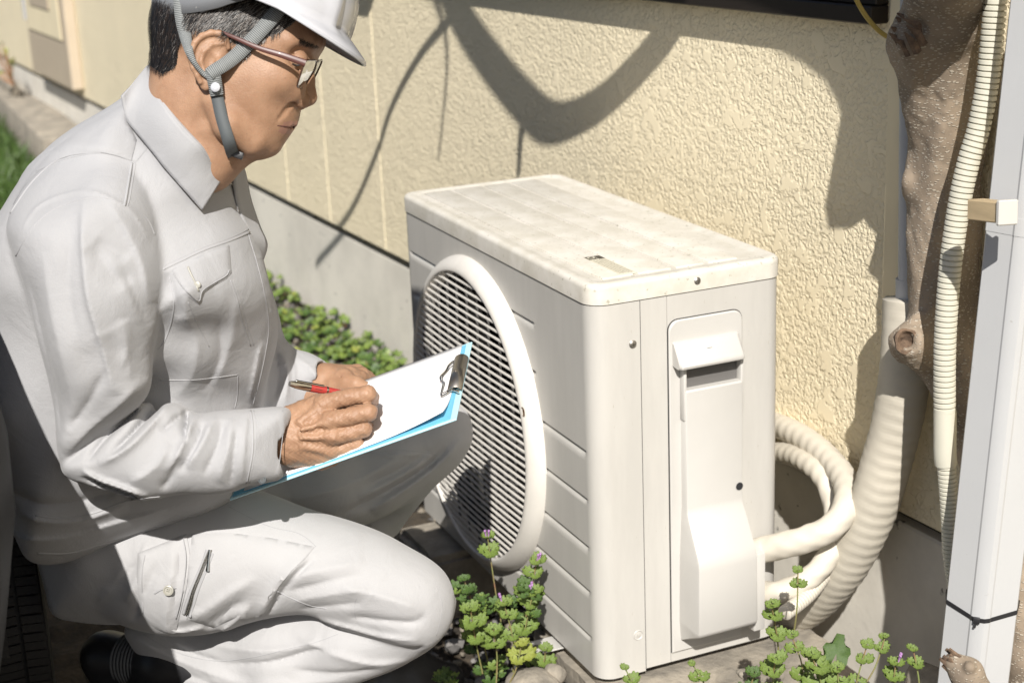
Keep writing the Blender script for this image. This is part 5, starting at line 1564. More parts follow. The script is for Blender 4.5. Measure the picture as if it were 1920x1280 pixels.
def helmet():
    f, g, s = haxes(20.7)
    O = cp(465, 9, 1.93)
    A, B, H = .131, .112, .130
    t = thing('helmet', 'white hard hat with grey chin straps worn by the crouching man', 'helmet', tuple(to_world(O + g * .05)))
    n = 96; lev = 26; V = []; F = []
    def rim(phi):
        c = math.cos(phi); fr = max(0.0, math.cos(min(abs(phi if phi <= math.pi else phi - 2 * math.pi) * 1.55, math.pi / 2)))
        return .003 + .028 * fr ** .8, -.017 * fr ** .9
    rings = []
    for k in range(n):
        phi = 2 * math.pi * k / n
        pp = phi if phi <= math.pi else phi - 2 * math.pi
        ext, drop = rim(phi)
        col = []
        # rim outwards
        col.append((A * math.cos(phi) + ext * math.cos(phi), B * math.sin(phi) + ext * math.sin(phi), drop - .002))
        col.append((A * math.cos(phi) + ext * .97 * math.cos(phi), B * math.sin(phi) + ext * .97 * math.sin(phi), drop + .001))
        col.append((A * math.cos(phi) + ext * .5 * math.cos(phi), B * math.sin(phi) + ext * .5 * math.sin(phi), drop * .45 + .002))
        for j in range(lev + 1):
            h = H * math.sin(j / lev * math.pi / 2); r = (1 - (h / H) ** 2.4) ** .5 if j < lev else .001
            rg = 0
            for c0 in (24, -24):
                d = (math.degrees(pp) - c0) / 4.0; rg += .0035 * math.exp(-d * d) * (1 if h < .11 else 0)
            inset = -.0018 if abs(math.degrees(pp)) < 20 and h < .10 else 0
            side = -.002 if 32 < abs(math.degrees(pp)) < 140 and .018 < h < .09 else 0
            rr = r * (1 + (rg + inset + side) / .12)
            col.append((A * rr * math.cos(phi), B * rr * math.sin(phi), h + .006))
        rings.append(col)
    m = len(rings[0])
    for col in rings:
        for (x, y, z) in col: V.append(O + f * x + s * y + g * z)
    for k in range(n):
        k2 = (k + 1) % n
        for j in range(m - 1): F.append((k * m + j, k2 * m + j, k2 * m + j + 1, k * m + j + 1))
    o = mkc('shell', V, F, M['shell'], t, sharp=0)
    so_ = o.modifiers.new('thickness', 'SOLIDIFY'); so_.thickness = .0028; so_.offset = -1 if False else 0
    # rolled edge of the rim
    P = [rings[k][0] for k in range(n)] + [rings[0][0]]
    vv, ff = tube([O + f * x + s * y + g * z for (x, y, z) in P], .0017, 8, caps=False); mkc('rim_bead', vv, ff, M['shell'], t)
    # head band of the harness
    V = []; F = []
    pts = [(560, -34, -.060), (470, -10, -.086), (400, 2, -.090), (350, 8, -.078), (305, 12, -.046), (289, 13, 0), (296, 13, .040), (318, 12, .062), (345, 11, .074), (377, 7, .082), (410, 0, .087), (440, -10, .089), (500, -25, .084), (560, -34, .070)]
    P = catmull(pts, 6)
    for (x, y, l) in P:
        V.append(HP(x, y - 24, l)); V.append(HP(x, y + 16, l))
    for i in range(len(P) - 1): F.append((2 * i, 2 * i + 1, 2 * i + 3, 2 * i + 2))
    hb = mkc('head_band', V, F, M['band'], t, sharp=0)
    so_ = hb.modifiers.new('thickness', 'SOLIDIFY'); so_.thickness = .003; so_.offset = 1
    for i, x in enumerate(range(297, 380, 9)):
        for j, dy in enumerate((-14, -3, 7)):
            if (i + j) % 2: continue
            pr_ = P[np.argmin(np.abs(P[:, 0] - x) + (P[:, 2] < 0) * 500)]
            c = HP(x, pr_[1] + dy, pr_[2] + .0018); vv = []; 
            for k in range(10):
                a = k * .628; vv.append(c + np.array([.0013 * math.cos(a), .0013 * math.sin(a), 0.0012]))
            mkc('band_hole', vv, [tuple(range(10))], M['ziptie'], hb, smooth=False)
    e = [(376, 24), (388, 21), (400, 13), (420, 5), (438, -3)]
    V = [HP(x, y, .0845) for x, y in e] + [HP(x, y - 34, .083) for x, y in e]
    pl = mkc('side_plate', V, [(i, i + 1, i + 6, i + 5) for i in range(4)], M['band'], t, sharp=0); so_ = pl.modifiers.new('t', 'SOLIDIFY'); so_.thickness = .002
    K = ['head']
    ribbon('rear_strap', [(335, -30), (337, 0), (341, 35), (348, 70), (355, 98), (366, 120), (380, 137), (394, 146)], [24, 24, 25, 22, 15, 9, 9, 10], M['strap_light'], K, .0035, parent=t)
    ribbon('front_strap', [(528, 12), (508, 36), (485, 62), (462, 86), (440, 107), (420, 122), (400, 134), (392, 140)], [27, 28, 27, 27, 27, 26, 25, 24], M['strap_light'], K, .0045, parent=t)
    ribbon('strap_joint', [(397, 129), (401, 146), (404, 163), (407, 180)], [26, 27, 26, 25], M['strap_light'], K, .0075, parent=t, sm=6)
    ribbon('chin_strap', [(405, 172), (410, 195), (416, 222), (425, 252), (434, 282), (438, 292)], [23, 23, 23, 23, 24, 24], M['strap_dark'], K, .0045, parent=t)
    vv, ff = rbox((-.0105, -.0045, -.003), (.0105, .0045, .003), .0012, 2)
    c = np.array(hit(K, 436, 284)[0]) if hit(K, 436, 284) else HP(440, 288, .03)
    c = c + np.array([.004, -.0035, .006]); ca, sa = math.cos(-.35), math.sin(-.35)
    mkc('strap_clip', [c + np.array([p[0] * ca - p[1] * sa, p[0] * sa + p[1] * ca, p[2]]) for p in vv], ff, M['ziptie'], t)
    h = hit(K, 404, 164); c = np.array([*cp(404, 164, -h[0].z)]) if h else HP(404, 164, .07)
    c = cp(404, 164, -c[2] - .0165)
    V = []; F = []
    for (r, z) in ((.0056, 0), (.0056, .001), (.004, .0024), (.0015, .0030), (.0002, .0031)):
        for k in range(20): V.append(c + np.array([r * math.cos(k * .31416), r * math.sin(k * .31416), z]))
    for i in range(4):
        for k in range(20): F.append((i * 20 + k, i * 20 + (k + 1) % 20, (i + 1) * 20 + (k + 1) % 20, (i + 1) * 20 + k))
    mkc('snap_button', V, F, M['shell'], t)
helmet()

def glasses():
    t = thing('glasses', 'red brown framed glasses worn by the crouching man', 'glasses', tuple(to_world(HP(580, 120, 0))))
    for s in (1, -1):
        q = lambda p: p
        def mir(p):
            x = ((p[0] - 400) * HS + p[2] * math.sin(TH)) / math.cos(TH); return (400 + (x * math.cos(TH) + p[2] * math.sin(TH)) / HS, p[1], -p[2])
        q = (lambda p: p) if s > 0 else mir
        tp = catmull([HP(*q(p)) for p in [(408, 58, .080), (440, 71, .0815), (484, 90, .081), (530, 104, .078), ((573 if s > 0 else 548), 119, .0725)]], 5)
        vv, ff = tube(tp, np.linspace(.0018, .0043, len(tp)), 10, flat=(1, .42))
        # flatten so that the tall side faces out
        mkc('temple_arm', vv, ff, M['frame_red'], t)
        loop = [(573, 115, .068), (583, 113.5, .045), (593, 115, .018), (588, 134, .013), (569, 163, .026), (562, 165, .045), (557.5, 160, .063), (564, 138, .070)]
        if s < 0:
            loop = [(594, 116, -.015), (600, 114, -.035), (603.5, 114.5, -.05), (596.5, 132, -.05), (586, 152, -.04), (582, 156, -.02), (588, 135, -.014)]; q = lambda p: p
        L = catmull([HP(*q(p)) for p in loop], 4, closed=True)
        vv, ff = tube(np.vstack([L, L[:2]]), .0012, 8, caps=False); mkc('rim', vv, ff, M['frame_dark'], t)
        c = L.mean(0); V = [c] + list(L); m = len(L)
        mkc('lens', V, [(0, 1 + i, 1 + (i + 1) % m) for i in range(m)], M['lens'], t, sharp=0)
    vv, ff = tube(catmull([HP(586, 116, .013), HP(590, 113, 0), HP(592, 116, -.010)], 4), .0016, 8); mkc('bridge', vv, ff, M['frame_dark'], t)
def mat_lens():
    m = bpy.data.materials.new('spectacle_lens'); m.use_nodes = True; nt = m.node_tree; N = nt.nodes; L = nt.links
    N.remove(N['Principled BSDF']); tr = N.new('ShaderNodeBsdfTransparent'); gl = N.new('ShaderNodeBsdfGlossy'); gl.inputs['Roughness'].default_value = .04
    tr.inputs['Color'].default_value = (.88, .87, .84, 1); mx = N.new('ShaderNodeMixShader'); fr = N.new('ShaderNodeFresnel'); fr.inputs['IOR'].default_value = 1.25
    L.new(fr.outputs[0], mx.inputs[0]); L.new(tr.outputs[0], mx.inputs[1]); L.new(gl.outputs[0], mx.inputs[2]); L.new(mx.outputs[0], N['Material Output'].inputs['Surface'])
    return m
M['lens'] = mat_lens()
glasses()

# ---------------- hands
def near_hand():
    v = vol_from((480, 672), (735, 905), 1.89, 2.14, .00115)
    DH = -.034
    def Ch(pts, rs, k=.006, op='u'): v.chain([cp(p[0], p[1], p[2] + DH * (1 if p[2] < 2.03 or p[0] < 650 else .35)) for p in pts], rs, k, op)
    I, Mi, R_, P_ = (609, 756, 2.022), (621, 788, 2.008), (624, 818, 2.010), (624, 844, 2.022)
    # wrist and back of hand
    Ch([(470, 815, 2.03), (548, 816, 2.035)], [.030, .028], .01)
    Ch([(545, 792, 2.035), (600, 765, 2.034)], [.022, .019], .012)
    Ch([(545, 812, 2.03), (608, 790, 2.022)], [.024, .019], .012)
    Ch([(545, 830, 2.032), (612, 818, 2.024)], [.024, .018], .012)
    Ch([(545, 842, 2.034), (612, 846, 2.032)], [.020, .0175], .012)
    Ch([(560, 845, 2.045), (600, 852, 2.045), (632, 846, 2.045)], [.018, .0175, .014], .012)
    Ch([(580, 790, 2.055), (620, 795, 2.055)], [.022, .018], .012)
    # knuckles
    for p, r in ((I, .0125), (Mi, .0125), (R_, .0118), (P_, .0108)): v.ell(cp(p[0], p[1], p[2] + DH), (r, r * .95, r), .006)
    for p, q in (((562, 790, 2.004), I), ((565, 806, 1.998), Mi), ((565, 822, 2.0), R_), ((566, 838, 2.006), P_)):
        Ch([p, (q[0], q[1], q[2] - .0075)], [.0014, .0026], .010)
    # hollows between the knuckles
    for p in ((622, 772, 1.995), (630, 803, 1.994), (632, 832, 2.0)): v.ell(cp(p[0], p[1], p[2] + DH), (.004, .002, .002), .007, 's')
    # fingers
    Ch([I, (650, 745, 2.017), (688, 739, 2.016)], [.0118, .0108, .0114], .004)
    Ch([(688, 739, 2.016), (697, 745, 2.045), (700, 752, 2.072)], [.0112, .0092, .0075], .003)
    Ch([Mi, (660, 780, 2.006), (691, 773, 2.006)], [.0122, .0112, .0112], .003)
    Ch([(691, 773, 2.006), (695, 768, 2.038), (694, 762, 2.066)], [.0108, .0092, .0078], .003)
    Ch([R_, (655, 812, 2.012), (681, 805, 2.012)], [.0115, .0104, .0104], .003)
    Ch([(681, 805, 2.012), (688, 803, 2.036), (680, 797, 2.060)], [.0102, .0088, .0075], .003)
    Ch([P_, (648, 838, 2.022), (668, 832, 2.020)], [.0105, .0094, .0092], .003)
    Ch([(668, 832, 2.020), (674, 829, 2.036), (668, 822, 2.055)], [.0090, .0078, .0068], .003)
    # creases separating the fingers
    Ch([(634, 767, 1.999), (665, 760, 1.998), (700, 756, 2.000)], [.0012, .0016, .0014], .002, 's')
    Ch([(640, 803, 1.992), (665, 796, 1.993), (694, 790, 1.996)], [.0010, .0015, .0013], .002, 's')
    Ch([(642, 828, 1.998), (662, 822, 1.999), (684, 817, 2.004)], [.001, .0013, .0013], .002, 's')
    # thumb behind the pen
    Ch([(572, 775, 2.06), (620, 758, 2.075), (665, 752, 2.075), (690, 756, 2.072)], [.018, .014, .0115, .0095], .006)
    # skin wrinkles over the joints
    for (x, y, d, a) in ((676, 733, 2.003, .3), (684, 731, 2.003, .3), (680, 768, 1.993, .2), (686, 767, 1.993, .2), (603, 750, 2.008, .6), (597, 758, 2.008, .6), (612, 782, 1.994, .5), (606, 790, 1.994, .5), (660, 806, 2.0, .3)):
        Ch([(x - 2 * a, y - 6, d), (x + 3, y + 6, d)], [.0006, .0006], .0015, 's')
    X, Y, Z = [a.reshape([-1 if i == j else 1 for j in range(3)]) for i, a in enumerate(v.ax)]
    v.F += (0.00035 * np.sin(X * 900 + 3 * np.sin(Y * 300)) * np.sin(Y * 700 + Z * 200) + .0005 * np.sin(X * 230 + Y * 310) * np.sin(Y * 190)).astype(np.float32)
    V, F = v.mesh(); bvh('hand', V, F)
    return mkc('hand', V, F, M['skin'], sharp=0)
near_hand()
def far_hand():
    v = vol_from((560, 660), (730, 770), 2.08, 2.30, .0012)
    def Ch(pts, rs, k=.006, op='u'): v.chain([cp(*p) for p in pts], rs, k, op)
    Ch([(575, 725, 2.21), (608, 715, 2.205)], [.024, .023], .01)
    Ch([(605, 716, 2.205), (640, 712, 2.195)], [.022, .018], .01)
    Ch([(612, 706, 2.215), (648, 703, 2.21)], [.018, .015], .01)
    v.ell(cp(646, 707, 2.182), (.0125, .0115, .010), .008)
    v.ell(cp(660, 702, 2.20), (.0105, .0095, .010), .006)
    # thumb pressed on the paper
    Ch([(630, 722, 2.185), (652, 718, 2.175), (668, 720, 2.168), (684, 726, 2.168)], [.015, .0125, .0105, .0085], .006)
    # fingers folding under the edge
    Ch([(655, 702, 2.205), (678, 702, 2.22), (697, 713, 2.235)], [.0115, .0105, .009], .004)
    Ch([(645, 698, 2.225), (670, 696, 2.24), (690, 706, 2.25)], [.0115, .010, .009], .004)
    Ch([(662, 710, 2.19), (676, 708, 2.205), (690, 714, 2.22)], [.0105, .0095, .009], .003)
    Ch([(640, 708, 2.170), (646, 717, 2.168)], [.0012, .0012], .003, 's')
    V, F = v.mesh()
    mkc('hand', V, F, M['skin'], sharp=0)
far_hand()

# ---------------- clipboard, paper, pen
bA, bB, bC = at(885, 640, 2.15), at(855, 785, 1.94), at(430, 935, 2.01)
eS = (bA - bB); LS = np.linalg.norm(eS); eS /= LS         # from near edge to far edge
eL = (bC - bB); eL -= eS * (eL @ eS); LL = np.linalg.norm(eL); eL /= LL
eN = np.cross(eS, eL); 
if eN[2] < 0: eN = -eN
def bp_(l, s, h=0.0): return bB + eL * l + eS * s + eN * h
def on_board(px, py, h=0.0):
    d = ray(px, py); o = bB + eN * h; t = ((o - CAM) @ eN) / (d @ eN); return CAM + d * t
def clipboard():
    t = thing('clipboard', 'light blue clipboard with white paper and a steel clip held by the crouching man', 'clipboard', tuple(bp_(LL / 2, LS / 2)))
    T = lambda x, y, z: tuple(bp_(x, y, z))
    v, f = rbox((0, 0, -.0026), (LL, LS, 0), .0008, 1, T); mk('board', v, f, M['board'], t, smooth=False)
    v, f = rbox((.008, .004, .0002), (LL - .004, LS - .006, .0010), .0002, 1, T); mk('folder_flap', v, f, M['board_edge'], t, smooth=False)
    # paper sheets, the near right corner curling up slightly
    n = 16; V = []; F = []
    for i in range(n + 1):
        for j in range(n + 1):
            l = .0135 + (.300 - .0135) * i / n; s = .0085 + (LS - .004 - .0085) * j / n
            h = .0022 + .010 * max(0, 1 - (l - .0135) / .10) ** 2 * max(0, 1 - (s - .0085) / .07) ** 2 + .0012 * math.sin(l * 20) * (1 - j / n)
            V.append(bp_(l, s, h))
    for i in range(n):
        for j in range(n): a = i * (n + 1) + j; F.append((a, a + n + 1, a + n + 2, a + 1))
    for k in range(2):
        V2 = [p + eN * (-.0006 * k) - eS * .0016 * k for p in V]
        o = mk('paper_sheet', V2, F, M['paper'], t, sharp=0); so_ = o.modifiers.new('t', 'SOLIDIFY'); so_.thickness = .00025
    # clip bar
    s0, s1 = LS * .33, LS * .76
    V = []; F = []; m = 12
    for s in (s0, s1):
        for k in range(m):
            a = math.pi * k / (m - 1); V.append(bp_(.0095 - .0095 * math.cos(a), s, .0012 + .0085 * math.sin(a)))
    F = [(k, k + 1, m + k + 1, m + k) for k in range(m - 1)]
    cm = mat('clip_steel', (.36, .33, .29), .32, metal=.95)
    o = mk('clip_bar', V, F, cm, t); so_ = o.modifiers.new('t', 'SOLIDIFY'); so_.thickness = .0009
    v, f = tube([bp_(.0095, (s0 + s1) / 2, .0095), bp_(.0095, (s0 + s1) / 2, .0115)], .0028, 12); mk('rivet', v, f, cm, o)
    W = [on_board(*p, .006) for p in [(868, 678), (853, 676), (842, 684), (836, 695), (826, 706), (827, 714), (831, 719), (827, 741), (836, 738), (848, 731), (860, 734)]]
    v, f = tube(catmull(W, 5), .00125, 8); mk('wire_lever', v, f, M['chrome'], o)
    W = [on_board(*p, .003) for p in [(868, 684), (856, 682), (846, 688), (838, 698), (830, 708), (831, 715), (834, 719), (830, 736), (838, 733), (850, 727), (860, 729)]]
    v, f = tube(catmull(W, 5), .0009, 8); mk('wire_lever', v, f, M['chrome'], o)
clipboard()
def pen():
    tip = on_board(708, 751, .0015); back = at(543, 719, 2.02)
    ax = (back - tip); L = np.linalg.norm(ax); ax /= L
    t = thing('pen', 'clear and red ballpoint pen held in the writing hand', 'pen', tuple(tip))
    u = np.cross(ax, CR[:, 2]); u /= np.linalg.norm(u); w = np.cross(ax, u)
    def lat(name, prof, m, n=20):
        V = []; F = []
        for (s, r) in prof:
            for k in range(n): a = 2 * math.pi * k / n; V.append(tip + ax * s + (u * math.cos(a) + w * math.sin(a)) * r)
        for i in range(len(prof) - 1):
            for k in range(n): F.append((i * n + k, i * n + (k + 1) % n, (i + 1) * n + (k + 1) % n, (i + 1) * n + k))
        F.append(tuple((len(prof) - 1) * n + k for k in range(n)))
        return mk(name, V, F, m, t, sharp=40)
    clear = mat('clear_plastic', (.8, .76, .76), .12, spec=.8, coat=.6)
    lat('nib', [(0, .0003), (.003, .0009), (.004, .0016), (.016, .0036)], clear)
    lat('grip', [(.0165, .0038), (.03, .0050), (.055, .0054)], clear)
    lat('red_barrel', [(.0555, .0054), (.08, .0056), (L - .030, .0056)], M['pen_red'])
    lat('silver_cap', [(L - .0295, .0057), (L - .02, .0058), (L - .008, .0052), (L, .0034), (L + .001, .001)], M['chrome'])
    lat('ring', [(.078, .0059), (.081, .0059)], M['chrome'])
    v, f = rbox((.085, -.0016, .0064), (L - .006, .0016, .0076), .0005, 1)
    tc = np.array(CAM) - tip; tc -= ax * (tc @ ax); tc /= np.linalg.norm(tc); sd = np.cross(ax, tc)
    tc2 = tc * .55 + np.sign(sd[2]) * sd * .83 if False else (tc * .6 + (sd if sd[2] > 0 else -sd) * .8); sd2 = np.cross(ax, tc2)
    mk('pocket_clip', [tip + ax * p[0] + sd2 * p[1] + tc2 * p[2] for p in v], f, M['chrome'], t)
    v, f = rbox((.088, -.0006, .0052), (L - .035, .0006, .0062), .0003, 1)
    mk('side_print', [tip + ax * p[0] + sd2 * p[1] + tc * p[2] for p in v], f, M['chrome'], t)
pen()
# ---------------- collar, seams, pockets, zips
KJ = ['jacket']; KT = ['trousers']
def surf(keys, px, py, lift):
    h = hit(keys, px, py)
    return None if h is None else cp(px, py, -h[0].z - lift)
def seam(name, pts, keys, r=.0007, lift=-.0004, m='seam', parent=None, sm=4, n=8):
    P = catmull(np.array(pts, float), n); Q = []
    for x, y in P:
        q = surf(keys, x, y, lift)
        if q is not None: Q.append(q)
    if len(Q) < 3: return None
    Q = np.array(Q); v, f = tube(Q, r, 6)
    return mkc(name, v, f, M[m], parent or MAN, sharp=0)
def panel(name, poly, keys, thick=.0022, m='fabric', parent=None, step=6, bulge=0.0, edge=True, lift=0.0):
    """cloth patch lying on the garment under it, own thickness"""
    P = np.array(poly, float); D = []
    x0, y0 = P.min(0); x1, y1 = P.max(0)
    # dense boundary plus inner grid, triangulated
    from mathutils.geometry import delaunay_2d_cdt
    B = []
    for i in range(len(P)):
        a, b = P[i], P[(i + 1) % len(P)]; k = max(1, int(np.linalg.norm(b - a) / step))
        for j in range(k): B.append(a + (b - a) * j / k)
    nb = len(B); pts = [Vector(b) for b in B]
    gx, gy = np.meshgrid(np.arange(x0, x1, step), np.arange(y0, y1, step)); gx = gx.ravel(); gy = gy.ravel()
    dd = polydist(P, gx, gy)
    for x, y, q in zip(gx, gy, dd):
        if q > step * .6: pts.append(Vector((x, y)))
    res = delaunay_2d_cdt(pts, [(i, (i + 1) % nb) for i in range(nb)], [list(range(nb))], 1, 1e-4)
    XY = np.array([[v.x, v.y] for v in res[0]]); F = [tuple(f) for f in res[2]]
    dist = np.abs(polydist(P, XY[:, 0], XY[:, 1]))
    Z = []
    for (x, y) in XY:
        h = hit(keys, x, y); Z.append(np.nan if h is None else -h[0].z)
    Z = np.array(Z); Z[np.isnan(Z)] = np.nanmean(Z)
    V = []
    for (x, y), z, q in zip(XY, Z, dist):
        V.append(cp(x, y, z - lift - thick * min(1, .35 + q / 5) - bulge * min(1, q / 25)))
    nV = len(V); V2 = V + [cp(x, y, z + .003) for (x, y), z in zip(XY, Z)]
    F2 = list(F)
    ec = {}
    for f in F:
        for i in range(len(f)):
            e = (f[i], f[(i + 1) % len(f)]); ec[e] = 1
    for (a, b) in list(ec):
        if (b, a) not in ec: F2.append((b, a, a + nV, b + nV))
    return mkc(name, V2, F2, M[m], parent or MAN, sharp=50)
def strip(name, A, B, m, nA=8, nx=8, bulge=.0, thick=.003, parent=None):
    """A,B: lists of (px,py,depth): two long edges of a cloth strip"""
    a = catmull(np.array(A, float), nA); b = catmull(np.array(B, float), nA)
    V = []; F = []
    for i in range(len(a)):
        for j in range(nx + 1):
            t = j / nx; p = a[i] * (1 - t) + b[i] * t; V.append(cp(p[0], p[1], p[2] - bulge * math.sin(math.pi * t)))
    for i in range(len(a) - 1):
        for j in range(nx): q = i * (nx + 1) + j; F.append((q, q + 1, q + nx + 2, q + nx + 1))
    o = mkc(name, V, F, M[m], parent or MAN, sharp=0)
    so_ = o.modifiers.new('t', 'SOLIDIFY'); so_.thickness = thick; so_.offset = 0
    return o
def clothes_details():
    def sd(x, y, lift=.006):
        h = hit(['jacket', 'head'], x, y); return (-h[0].z - lift) if h else None
    def E(pts, lift=.007):
        out = []
        for p in pts:
            d = sd(p[0], p[1], lift) if len(p) == 2 else p[2]
            out.append((p[0], p[1], d))
        ds = [o[2] for o in out if o[2] is not None]
        return [(x, y, d if d is not None else float(np.mean(ds))) for x, y, d in out]
    # near collar leaf
    outer = E([(228, 180), (236, 221), (254, 246), (273, 269), (291, 291), (309, 314), (345, 355), (379, 394)], .008)
    inner = [(276, 125, 1.955), (283, 155, 1.915), (302, 188, 1.885), (325, 221, 1.870), (350, 250, 1.868), (376, 277, 1.874), (397, 308, 1.895), (415, 335, 1.925)]
    inner[-1] = (415, 335, outer[-1][2] + .004) if outer[-1][2] > 1.9 else inner[-1]
    strip('collar', outer, inner, 'fabric', 8, 12, .006, .0032)
    # seam rows along its edges
    for f_, r in ((.06, .0006), (.10, .0005)):
        a = catmull(np.array(outer, float), 8); b = catmull(np.array(inner, float), 8)
        Q = [cp(*((p * (1 - f_) + q * f_) - np.array([0, 0, .0022]))) for p, q in zip(a, b)]
        v, f = tube(Q, r, 5); mkc('seam', v, f, M['seam'])
    # inner stand and far leaf
    strip('collar_stand', inner, [(290, 118, 1.965), (300, 150, 1.96), (325, 185, 1.955), (352, 220, 1.95), (376, 250, 1.945), (400, 280, 1.945), (420, 305, 1.955), (432, 318, 1.965)], 'fabric', 6, 6, 0, .0025)
    strip('collar_leaf', [(262, 140, 1.98), (330, 180, 2.02), (400, 250, 2.03), (445, 300, 2.035), (458, 320, 2.04), (470, 375, 2.05), (487, 425, 2.05), (500, 458, 2.05), (493, 486, 2.05)],
          [(276, 150, 1.97), (350, 230, 2.0), (410, 290, 1.99), (430, 312, 1.985), (436, 330, 1.985), (443, 375, 1.99), (455, 415, 2.0), (468, 440, 2.0), (476, 462, 2.0)], 'fabric', 6, 6, .0, .003)
    # black shirt at the throat
    v, f = tube(catmull([cp(380, 312, 1.905), cp(400, 314, 1.908), cp(418, 314, 1.925), cp(431, 306, 1.95), cp(438, 298, 1.975)], 6), [.0095] * 25, 10)
    mkc('black_shirt', v, f, M['blacktee'])
    # zip at the throat
    zp = catmull([(414, 340), (428, 343), (436, 349), (440, 362), (443, 380), (446, 396)], 8); q0 = None
    V = []; F = []
    for i, (x, y) in enumerate(zp):
        q = surf(['jacket'], x, y, .002)
        if q is None: continue
        vv, ff = rbox((-.0014, -.0009, -.001), (.0014, .0009, .0012), .0003, 1); b = len(V)
        V += [q + np.array(p) for p in vv]; F += [tuple(k + b for k in g_) for g_ in ff]
    if V: mkc('zip_teeth', V, F, M['chrome'])
    J = lambda pts, **k: seam('seam', pts, KJ, **k)
    # yoke, shoulder, armhole and chest seams
    J([(190, 286), (215, 291), (244, 302), (253, 306)], r=.0010)
    panel('shoulder_tab', [(247, 300), (256, 303), (278, 276), (270, 268)], KJ, .0015)
    J([(247, 306), (243, 330), (236, 372), (233, 386)], r=.0018); J([(254, 308), (250, 330), (243, 372), (239, 386)], r=.0008)
    J([(30, 480), (52, 440), (76, 412), (105, 391), (145, 376), (186, 370), (236, 383), (274, 408), (290, 440)], r=.0009)
    J([(20, 400), (52, 352), (84, 318), (112, 298), (145, 289), (190, 286)], r=.0016)
    J([(68, 322), (110, 303), (160, 290), (195, 288)], r=.0010, m='seam')
    J([(306, 505), (340, 489), (380, 470), (430, 452), (468, 436)], r=.0014); J([(308, 498), (342, 482), (384, 463), (432, 446), (466, 430)], r=.0007)
    panel('back_yoke', [(262, 176), (240, 226), (256, 262), (246, 301), (215, 291), (190, 286), (160, 286), (136, 290), (106, 300), (72, 321), (44, 350), (24, 384), (30, 366), (60, 322), (105, 275), (155, 238), (212, 206)], KJ, .0042, step=8)
    # pocket flap
    fl = panel('pocket_flap', [(322, 506), (340, 495), (380, 478), (430, 460), (432, 480), (434, 512), (425, 522), (402, 535), (384, 548), (374, 571), (353, 556), (336, 530)], KJ, .0030)
    J([(325, 512), (338, 532), (354, 550), (373, 564), (380, 545), (402, 530), (424, 517), (430, 506)], r=.0006, lift=.0032)
    seam('button_hole', [(352, 500), (358, 514), (366, 530), (372, 545)], KJ, .0013, .0034, 'button')
    q = surf(KJ, 370, 534, .0042); 
    if q is not None:
        v, f = lathe([(0, .0012), (.0026, .0016), (.0040, .0010), (.0044, 0)], 16, (0, 0, 0), 'z'); mkc('button', [q + np.array(p) for p in v], f, M['button'])
    # pocket bag and pen slot seams
    J([(318, 520), (326, 560), (322, 600), (308, 640), (296, 655)], r=.0012)
    J([(352, 566), (372, 610), (392, 650)], r=.0007)
    J([(432, 525), (444, 560), (454, 600), (470, 648)], r=.0009); J([(437, 525), (450, 562), (461, 602), (476, 648)], r=.0006)
    J([(300, 712), (360, 712), (400, 708), (446, 702)], r=.0010); J([(446, 702), (445, 740), (440, 765)], r=.0009)
    # front placket
    panel('placket', [(462, 432), (476, 436), (492, 478), (505, 530), (516, 590), (518, 630), (510, 664), (498, 720), (488, 760), (468, 764), (482, 716), (494, 660), (500, 612), (494, 560), (480, 500)], KJ, .0024)
    J([(466, 440), (484, 500), (498, 560), (504, 612), (498, 660), (486, 716), (474, 758)], r=.0005, lift=.0026)
    # cuff
    J([(470, 770), (474, 800), (473, 850), (463, 905)], r=.0012); J([(476, 770), (480, 800), (478, 850), (468, 905)], r=.0006)
    J([(530, 770), (531, 800), (528, 850), (517, 890)], r=.0005)
    q = surf(KJ, 492, 899, .0010)
    def button(q, r=.0062, m='button', par=None):
        v, f = lathe([(0, .0022), (r * .62, .0022), (r * .74, .0034), (r * .95, .0030), (r, .0008)], 24, (0, 0, 0), 'z')
        o = mkc('button', [q + np.array(p) for p in v], f, M[m], par or MAN)
        V = []; F = []
        for k in range(4):
            a = k * 1.5708 + .6; c = q + np.array([r * .24 * math.cos(a), r * .24 * math.sin(a), .0024]); b = len(V)
            V += [c + np.array([r * .10 * math.cos(j), r * .10 * math.sin(j), 0]) for j in np.linspace(0, 6.28, 8, endpoint=False)]; F.append(tuple(range(b, b + 8)))
        mkc('button_holes', V, F, M['ink'], o, smooth=False)
    if q is not None: button(q - np.array([0, 0, .0008]), .0052, 'strap_dark')
    # hem band of the jacket
    J([(66, 966), (120, 972), (180, 960), (240, 938), (300, 930)], r=.0014)
    J([(70, 1036), (130, 1036), (190, 1020), (250, 1002), (330, 975), (400, 950)], r=.0016)
    # trousers
    T = lambda pts, **k: seam('seam', pts, KT, **k)
    T([(430, 950), (500, 985), (560, 1000), (592, 1024)], r=.0007); 
    fl = panel('cargo_pocket', [(360, 1000), (430, 998), (510, 1008), (590, 1024), (572, 1046), (548, 1068), (522, 1100), (506, 1140), (490, 1160), (462, 1166), (440, 1158), (400, 1176), (350, 1160), (352, 1080)], KT, .0038, m='fabric2', step=8)
    panel('pocket_panel', [(258, 1036), (350, 1000), (356, 1040), (350, 1100), (337, 1150), (330, 1186), (318, 1190), (288, 1176), (262, 1150), (256, 1080)], KT, .0050, m='fabric2', step=8)
    T([(272, 1040), (266, 1080), (268, 1150)], r=.0006, lift=.005); T([(344, 1010), (349, 1050), (342, 1110), (330, 1160)], r=.0006, lift=.0052)
    q = surf(KT, 316, 1106, .0056)
    if q is not None: button(q, .0072)
    seam('button_hole', [(290, 1112), (300, 1106), (312, 1103), (330, 1102)], KT, .0013, .0050, 'seam')
